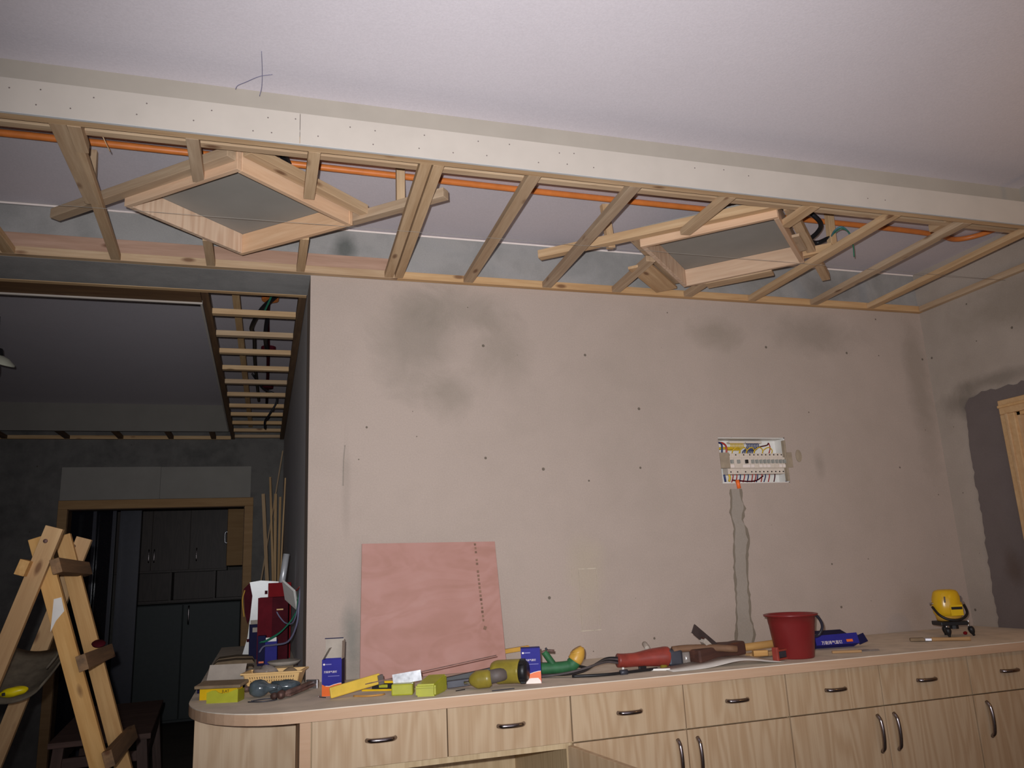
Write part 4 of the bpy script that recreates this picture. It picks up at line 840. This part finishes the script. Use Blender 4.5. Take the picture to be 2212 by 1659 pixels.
# basket with slots
t = thing('plastic_basket', 'cream plastic basket with slotted sides filled with bags', 'basket', (0.056, 3.075, ZT), -0.24); b0 = PM[t.name]
def basket():
    bm = bmesh.new(); H = 0.058; a0, c0, a1, c1 = 0.080, 0.040, 0.098, 0.055; th = 0.003
    def quadbox(p, q, n_in):
        vs = [bm.verts.new(v) for v in (*p, *q)]
        o = [bm.verts.new(Vector(v.co)+Vector(n_in)*th) for v in vs]
        bm.faces.new((vs[0], vs[1], vs[3], vs[2])); bm.faces.new((o[0], o[2], o[3], o[1]))
        for i, j in ((0, 1), (1, 3), (3, 2), (2, 0)): bm.faces.new((vs[i], o[i], o[j], vs[j]))
    def wall(s, nx):      # long sides with slots: strips between slots
        def P(u, v): return (u*(a0+(a1-a0)*v), s*(c0+(c1-c0)*v), H*v)
        ni = (0, -s, 0)
        bands = [(0, .30), (.42, .50), (.62, .70), (.82, 1.0)]
        for v0, v1 in bands: quadbox((P(-1, v0), P(1, v0)), (P(-1, v1), P(1, v1)), ni)
        N = 19
        for v0, v1 in ((.30, .42), (.50, .62), (.70, .82)):
            for k in range(N+1):
                u = -0.84+1.68*k/N; hw = 0.028
                if k == 0: quadbox((P(-1, v0), P(u+hw, v0)), (P(-1, v1), P(u+hw, v1)), ni)
                elif k == N: quadbox((P(u-hw, v0), P(1, v0)), (P(u-hw, v1), P(1, v1)), ni)
                else: quadbox((P(u-hw, v0), P(u+hw, v0)), (P(u-hw, v1), P(u+hw, v1)), ni)
    wall(-1, 0); wall(1, 0)
    for s in (-1, 1): quadbox(((s*a0, -c0, 0), (s*a0, c0, 0)), ((s*a1, -c1, H), (s*a1, c1, H)), (-s, 0, 0))
    box(bm, -a0, a0, -c0, c0, 0, 0.003); return bm
mk('body', basket(), 'basket', t, b0)
bm = bmesh.new()
for a in ((-0.106, 0.106, -0.063, -0.053), (-0.106, 0.106, 0.053, 0.063), (-0.106, -0.096, -0.053, 0.053), (0.096, 0.106, -0.053, 0.053)): box(bm, a[0], a[1], a[2], a[3], 0.056, 0.062, 0.002)
mk('rim', bm, 'basket', t, b0)
def lump(nm, mat, par, mw, sx, sy, sz, seed, amp=0.25):
    bm = bmesh.new(); bmesh.ops.create_icosphere(bm, subdivisions=3, radius=1); rnd = random.Random(seed)
    ph = [(rnd.uniform(2, 6), rnd.uniform(2, 6), rnd.uniform(2, 6), rnd.uniform(0, 6)) for _ in range(6)]
    for v in bm.verts:
        d = sum(math.sin(v.co.x*a+v.co.y*b+v.co.z*c+e) for a, b, c, e in ph)/6
        v.co = Vector((v.co.x*sx, v.co.y*sy, v.co.z*sz))*(1+amp*d)
    return mk(nm, bm, mat, par, mw, True)
b1 = PM[t.name]
tag(lump('clear_bag', 'bagclear', None, b1 @ T(-0.032, 0.0, 0.052), 0.040, 0.028, 0.026, 3, 0.4), 'crumpled clear bag lying in the cream basket', 'bag')
tag(lump('brown_pouch', 'cardbrown', None, b1 @ T(0.052, 0.0, 0.042), 0.030, 0.028, 0.026, 8, 0.15), 'brown paper pouch in right half of the basket', 'pouch')
# bagged trap and spray head
t = thing('bagged_fitting', 'glossy grey fitting wrapped in clear film before the basket', 'fitting', (0.03, 2.87, ZT), -0.2); b0 = PM[t.name]
mk('bulb', lathe(bmesh.new(), [(0.004, -0.03), (0.018, -0.028), (0.026, -0.014), (0.028, 0.004), (0.024, 0.018), (0.014, 0.030), (0.009, 0.050), (0.008, 0.058)], 22), 'glassdark', t, b0 @ T(-0.028, 0.0, 0.029, 0, 0, PI/2), True)
mk('nozzle', lathe(bmesh.new(), [(0.008, 0), (0.009, 0.012), (0.005, 0.016)], 14), 'rust', t, b0 @ T(-0.060, 0.0, 0.029, 0, 0, -PI/2), True)
lump('wrapped_part', 'glassdark', t, b0 @ T(0.040, 0.055, 0.026), 0.052, 0.026, 0.018, 5, 0.25); lump('wrapped_part', 'glassdark', t, b0 @ T(0.020, 0.03, 0.020), 0.022, 0.018, 0.016, 11, 0.2)
t = thing('caulking_gun', 'rusty twin-rod caulking gun lying beside open blue box', 'caulking gun', (0.12, 2.90, ZT))
for o in (-0.010, 0.010): cyl('rod', [(0.072+o*.6, 2.775+o*.5, ZT+0.015), (0.178+o*.6, 2.985+o*.5, ZT+0.020)], 0.007, 'rust', t, 10)
stick('cradle', (0.085, 2.80, ZT+0.009), (0.18, 2.99, ZT+0.014), 0.034, 0.006, 'rust', t); cyl('end_knob', [(0.073, 2.79, ZT+0.016), (0.068, 2.77, ZT+0.016)], 0.013, 'oldwood', t, 14); cyl('end_knob', [(0.052, 2.80, ZT+0.012), (0.046, 2.785, ZT+0.012)], 0.010, 'oldwood', t, 12)
stick('end_plate', (0.176, 2.98, ZT+0.015), (0.182, 2.992, ZT+0.015), 0.042, 0.03, 'steel', t)
tag(wtube('cable_tie', [(-0.03, 2.775, ZT+0.003), (0.01, 2.755, ZT+0.003), (0.05, 2.765, ZT+0.003), (0.055, 2.80, ZT+0.003), (0.02, 2.81, ZT+0.003), (-0.02, 2.79, ZT+0.003)], 0.002, 'gear', None, 6), 'dark cable tie loop lying before the bagged fitting', 'cable tie')
t = thing('nail', 'tiny dark nail on worktop at foot of open nail box', 'nail', (0.19, 2.74, ZT)); stick('shank', (0.188, 2.752, ZT+0.0015), (0.205, 2.728, ZT+0.0015), 0.0026, 0.0026, 'gear', t, bev=0); cyl('nail_head', [(0.187, 2.7535, ZT+0.003), (0.1865, 2.754, ZT+0.003)], 0.003, 'steel', t, 8)
tag(wtube('wood_shaving', [(0.29, 2.70, ZT+0.002), (0.33, 2.665, ZT+0.003), (0.37, 2.665, ZT+0.003), (0.385, 2.68, ZT+0.002)], 0.003, 'tanwood', None, 6), 'thin curl of wood shaving before the spirit level', 'shaving')

# further back on the worktop, beside the side wall
t = thing('carrier_bag', 'tall glossy white carrier bag with red print at worktop back', 'bag', (0.0, 4.42, ZT)); b0 = PM[t.name]
mk('bag', prism_y(bmesh.new(), [(-0.085, 0), (0.08, 0), (0.095, 0.20), (0.09, 0.365), (0.0, 0.375), (-0.055, 0.368), (-0.040, 0.30), (-0.048, 0.2), (-0.058, 0.1)], -0.03, 0.04), 'bagwhite', t, b0)
mk('print', bx(0.020, 0.034, -0.032, -0.0305, 0.305, 0.323), 'maroon', t, b0); mk('print', bx(-0.062, -0.05, -0.032, -0.0305, 0.075, 0.090), 'maroon', t, b0)
mk('dark_side', prism_y(bmesh.new(), [(-0.060, 0.16), (-0.048, 0.2), (-0.040, 0.30), (-0.055, 0.366), (-0.085, 0.335), (-0.075, 0.22)], -0.028, 0.03), 'maroon', t, b0); mk('cord', tube(bmesh.new(), [(-0.078, -0.03, 0.33), (-0.088, -0.035, 0.28), (-0.078, -0.03, 0.2)], 0.003, 6), 'amber', t, b0)
t = thing('gift_box', 'tall dark maroon bottle box beside the white carrier bag', 'box', (0.062, 4.05, ZT), -0.1); b0 = PM[t.name]
mk('body', bx(-0.068, 0.068, -0.045, 0.045, 0, 0.295, 0.002), 'maroon', t, b0); mk('spine', bx(-0.0685, -0.004, -0.0465, -0.045, 0.0, 0.295), 'maroon_l', t, b0); mk('gold_print', bx(0.016, 0.046, -0.0465, -0.045, 0.235, 0.241), 'amber', t, b0)
tag(mk('red_packet', bx(-0.055, 0.055, -0.008, 0.008, 0, 0.36, 0.002), 'red', None, T(0.09, 4.22, ZT)), 'bright red packet standing behind the maroon bottle box', 'packet')
t = thing('screw_box', 'small bright blue carton with white top before maroon box', 'box', (0.052, 3.90, ZT), -0.1); b0 = PM[t.name]
mk('body', bx(-0.026, 0.026, -0.02, 0.02, 0, 0.112, 0.001), 'boxblue', t, b0); mk('white_flap', bx(-0.023, 0.023, -0.021, 0.0, 0.105, 0.122), 'white_pl', t, b0)
t = thing('screw_box', 'dark blue carton standing left of the bright blue one', 'box', (0.012, 3.93, ZT), -0.1); b0 = PM[t.name]
mk('body', bx(-0.018, 0.016, -0.02, 0.02, 0, 0.13, 0.001), 'boxblue_d', t, b0); mk('red_print', bx(-0.012, 0.010, -0.021, -0.02, 0.012, 0.02), 'boxorange', t, b0)
t = thing('screw_box', 'tall dark blue carton with round window leaning on white bag', 'box', (-0.025, 4.28, ZT), 0.05); b0 = PM[t.name]
mk('body', bx(-0.024, 0.024, -0.02, 0.02, 0, 0.165, 0.001), 'boxblue_d', t, b0); mk('window', bx(-0.010, 0.012, -0.021, -0.02, 0.128, 0.150), 'card', t, b0); mk('flap', bx(-0.02, 0.024, 0.0, 0.001, 0.165, 0.185), 'card', t, b0)
tag(mk('silver_tube', tube(bmesh.new(), [(0.092, 4.24, ZT+0.30), (0.12, 4.24, ZT+0.50)], 0.016, 14, 0), 'silver', None, None, True), 'shiny silver tube standing up from behind the red packet', 'tube')
t = thing('rag_pile', 'flat brown cloth folds lying on worktop before white bag', 'cloth', (-0.07, 4.1, ZT))
for i, (y, zz) in enumerate(((3.90, .008), (4.15, .014), (4.27, .018))): mk('fold', prism_y(bmesh.new(), [(-0.10, 0), (0.085, 0), (0.075, zz), (0.0, zz*1.3), (-0.08, zz)], -0.06, 0.06), 'cardbrown', t, T(-0.105, y, ZT+0.0005))
tag(mk('grey_dish', lathe(bmesh.new(), [(0.001, 0.0), (0.05, 0.0), (0.065, 0.014), (0.062, 0.016), (0.048, 0.004), (0.001, 0.004)], 24), 'card', None, T(0.095, 3.42, ZT+0.045), True), 'shallow grey dish just behind the cream basket', 'dish')
tag(stick('dish_support', (0.06, 3.42, ZT+0.022), (0.13, 3.42, ZT+0.022), 0.06, 0.043, 'cardbrown'), 'brown block under the shallow grey dish', 'block')
# socket plate hanging by its wires
t = thing('socket_plate', 'white socket plate dangling by green and grey wires from wall', 'socket', (XL, 3.95, 1.29))
m = T(0.126, 3.80, 1.285, 0.35, 0, -0.42); mk('plate', bx(-0.005, 0.005, -0.05, 0.05, -0.055, 0.055, 0.002), 'white_pl', t, m @ Matrix.Rotation(0.55, 4, 'X')); mk('backing', bx(0.005, 0.022, -0.024, 0.024, -0.022, 0.022, 0.002), 'grey_pl', t, m @ Matrix.Rotation(0.55, 4, 'X'))
wtube('wire', [(XL, 3.72, 1.315), (0.158, 3.70, 1.27), (0.150, 3.72, 1.21), (0.10, 3.78, 1.14), (0.04, 3.82, 1.10), (0.0, 3.84, 1.085)], 0.0032, 'greenwire', t, 6)
wtube('wire', [(XL, 3.725, 1.312), (0.157, 3.705, 1.26), (0.146, 3.73, 1.20), (0.09, 3.78, 1.13), (0.03, 3.82, 1.092), (0.005, 3.83, 1.09)], 0.0032, 'greenwire', t, 6)
wtube('wire', [(XL, 3.70, 1.31), (0.160, 3.68, 1.24), (0.152, 3.69, 1.16), (0.12, 3.74, 1.09), (0.06, 3.80, 1.075), (0.02, 3.83, 1.07), (0.0, 3.84, 1.045)], 0.0045, 'greywire', t, 6)
wtube('wire', [(XL, 3.71, 1.313), (0.158, 3.70, 1.24), (0.14, 3.74, 1.17), (0.11, 3.78, 1.165), (0.085, 3.80, 1.19), (0.07, 3.81, 1.215)], 0.0032, 'greywire', t, 6)
wtube('wire', [(XL, 3.73, 1.318), (0.150, 3.80, 1.30), (0.145, 3.9, 1.29)], 0.003, 'red_w', t, 6)
# sticks leaning in the far corner
for p0, p1, wd, lb in [((-0.19, 5.9, 0.004), (0.15, 6.9, 2.42), 0.011, 'thin slat leaning right, longest of the corner sticks'), ((0.13, 5.8, 0.004), (0.00, 6.55, 2.02), 0.026, 'pale wide batten leaning left in far corner'),
        ((0.14, 5.6, 0.004), (0.05, 6.6, 2.16), 0.016, 'dark slim batten crossing the pale wide one'), ((0.11, 6.1, 0.004), (0.095, 6.65, 2.03), 0.022, 'upright batten in middle of the corner sticks'),
        ((0.115, 6.2, 0.004), (0.135, 6.8, 2.02), 0.018, 'short dim batten behind the upright one'), ((0.08, 5.5, 0.004), (0.152, 6.0, 2.08), 0.010, 'thin slat closest to the side wall')]:
    tag(stick('leaning_batten', p0, p1, wd, wd*0.6, 'pine_far', up=(0, 1, 0)), lb, 'batten', 'battens leaning in the far corner')

# ------------------------------------------------------------------ trestle ladder
t = thing('trestle_ladder', 'wooden A-frame trestle ladder standing at the left', 'ladder', (-0.7, 3.23, 0))
def leg(x0, x1, y, z0=1.56, mat='pine_ladder', nm='leg', wd=0.028, ht=0.055): return stick(nm, (x0, y, z0), (x1, y, 0.0), wd, ht, mat, t)
leg(-0.668, -1.135, 3.035); leg(-0.725, -0.235, 3.068, 1.53)
leg(-0.655, -1.12, 3.452, 1.545); leg(-0.725, -0.245, 3.42, 1.555)
def at_leg(z): return -0.725+(1.53-z)*0.490/1.53
for z, wd in ((1.432, 0.05), (1.118, 0.052), (0.815, 0.052), (0.5, 0.052), (0.2, 0.052)):
    x = at_leg(z)+0.034; stick('rung', (x+0.006, 3.02, z), (x+0.006, 3.53, z-0.004), 0.03, wd, 'grime_wood', t, up=(-0.30, 0, 0.95))
for z in (1.43, 1.0, 0.55):
    x = -0.668-(1.56-z)*0.467/1.56-0.036; stick('rear_rung', (x, 2.98 if z > 1.4 else 3.03, z), (x, 3.48, z), 0.03, 0.05, 'pine_ladder', t, up=(0.30, 0, 0.95))
for x, y in ((-0.690, 3.02), (-0.688, 3.437)): cyl('pivot_bolt', [(x, y-0.004, 1.515), (x, y+0.002, 1.515)], 0.007, 'rust', t, 10)
mk('paint_splash', prism_y(bmesh.new(), [(-0.018, 0.06), (0.004, 0.065), (0.016, 0.02), (-0.006, -0.01), (-0.02, -0.045)], -0.0006, 0), 'white_pl', t, T(-0.640, 3.053, 1.265))
# canvas sling with a yellow tool in it
t = thing('tool_sling', 'dark canvas tool sling hung inside the trestle ladder', 'tool bag', (-0.77, 3.22, 1.04))
bm = bmesh.new(); nu, nv = 14, 6; g = []
for j in range(nv+1):
    v = j/nv; row = []
    for i in range(nu+1):
        a = -1.25+2.5*i/nu; r = 0.10+0.012*math.sin(3*v); row.append((math.sin(a)*r*1.15+(v-.5)*0.03, (v-.5)*0.30, -math.cos(a)*r*0.85+0.02*v))
    g.append(row)
V = [[bm.verts.new(p) for p in r] for r in g]; V2 = [[bm.verts.new((p[0]*0.96, p[1], p[2]*0.96+0.003)) for p in r] for r in g]
for j in range(nv):
    for i in range(nu):
        bm.faces.new((V[j][i], V[j][i+1], V[j+1][i+1], V[j+1][i])); bm.faces.new((V2[j][i], V2[j+1][i], V2[j+1][i+1], V2[j][i+1]))
for i in range(nu):
    for j in (0, nv): bm.faces.new((V[j][i], V2[j][i], V2[j][i+1], V[j][i+1]))
for j in range(nv):
    for i in (0, nu): bm.faces.new((V[j][i], V2[j][i], V2[j+1][i], V[j+1][i]))
mk('canvas', bm, 'canvas', t, T(-0.778, 3.24, 1.135, 0, 0.42), True)
wtube('strap', [(-0.68, 3.13, 1.10), (-0.65, 3.12, 1.14), (-0.635, 3.088, 1.17)], 0.004, 'canvas', t)
t = thing('yellow_tool', 'bright yellow plastic tool lying inside the canvas sling', 'tool', (-0.765, 3.14, 1.05))
m = T(-0.768, 3.125, 1.035, 0, 0, -0.12); lump('body', 'brightyellow', t, m, 0.042, 0.02, 0.016, 2, 0.12); mk('button', bx(-0.03, -0.020, -0.021, -0.017, -0.006, 0.004, 0.001), 'black', t, m)
tag(mk('red_disc', lathe(bmesh.new(), [(0.001, 0), (0.022, 0.001), (0.024, 0.005), (0.020, 0.009), (0.001, 0.010)], 18), 'maroon', None, T(-0.565, 3.36, 1.152, 0, 0.5, 0.1), True), 'small dark red disc resting on the second ladder rung', 'disc')

# bench behind the ladder
t = thing('work_bench', 'low brown wooden work bench in the shadows behind ladder', 'bench', (-0.80, 5.4, 0), 0.06); b0 = PM[t.name]
mk('top', bx(-0.235, 0.235, -0.65, 0.65, 0.585, 0.612, 0.002), 'bench_wood', t, b0)
for s in (-1, 1):
    for y in (-0.58, 0.58): stick('leg', b0 @ Vector((s*0.19, y, 0.585)), b0 @ Vector((s*0.24, y*1.03, 0.0)), 0.05, 0.05, 'bench_wood', t, up=(0, 1, 0))
    stick('side_rail', b0 @ Vector((s*0.205, -0.57, 0.50)), b0 @ Vector((s*0.205, 0.57, 0.50)), 0.03, 0.05, 'bench_wood', t)
for y in (-0.58, 0.58): stick('end_rail', b0 @ Vector((-0.19, y, 0.50)), b0 @ Vector((0.19, y, 0.50)), 0.03, 0.05, 'bench_wood', t)

# bare work lamp hanging beside the right wall, outside the picture
t = thing('hanging_bulb', 'bare lit bulb hanging from its cord near the right wall', 'lamp', (2.85, 0.75, 2.08))
wtube('cord', [(2.85, 0.75, ZC), (2.85, 0.75, 2.45), (2.85, 0.75, 2.21)], 0.003, 'black', t, 6)
mk('socket', lathe(bmesh.new(), [(0.008, 0.06), (0.018, 0.05), (0.02, 0.0)], 14), 'black', t, T(2.85, 0.75, 2.155), True)
mk('bulb', lathe(bmesh.new(), [(0.014, 0.06), (0.02, 0.045), (0.03, 0.02), (0.028, 0.004), (0.012, -0.006)], 18), 'bulb', t, T(2.85, 0.75, 2.11), True)
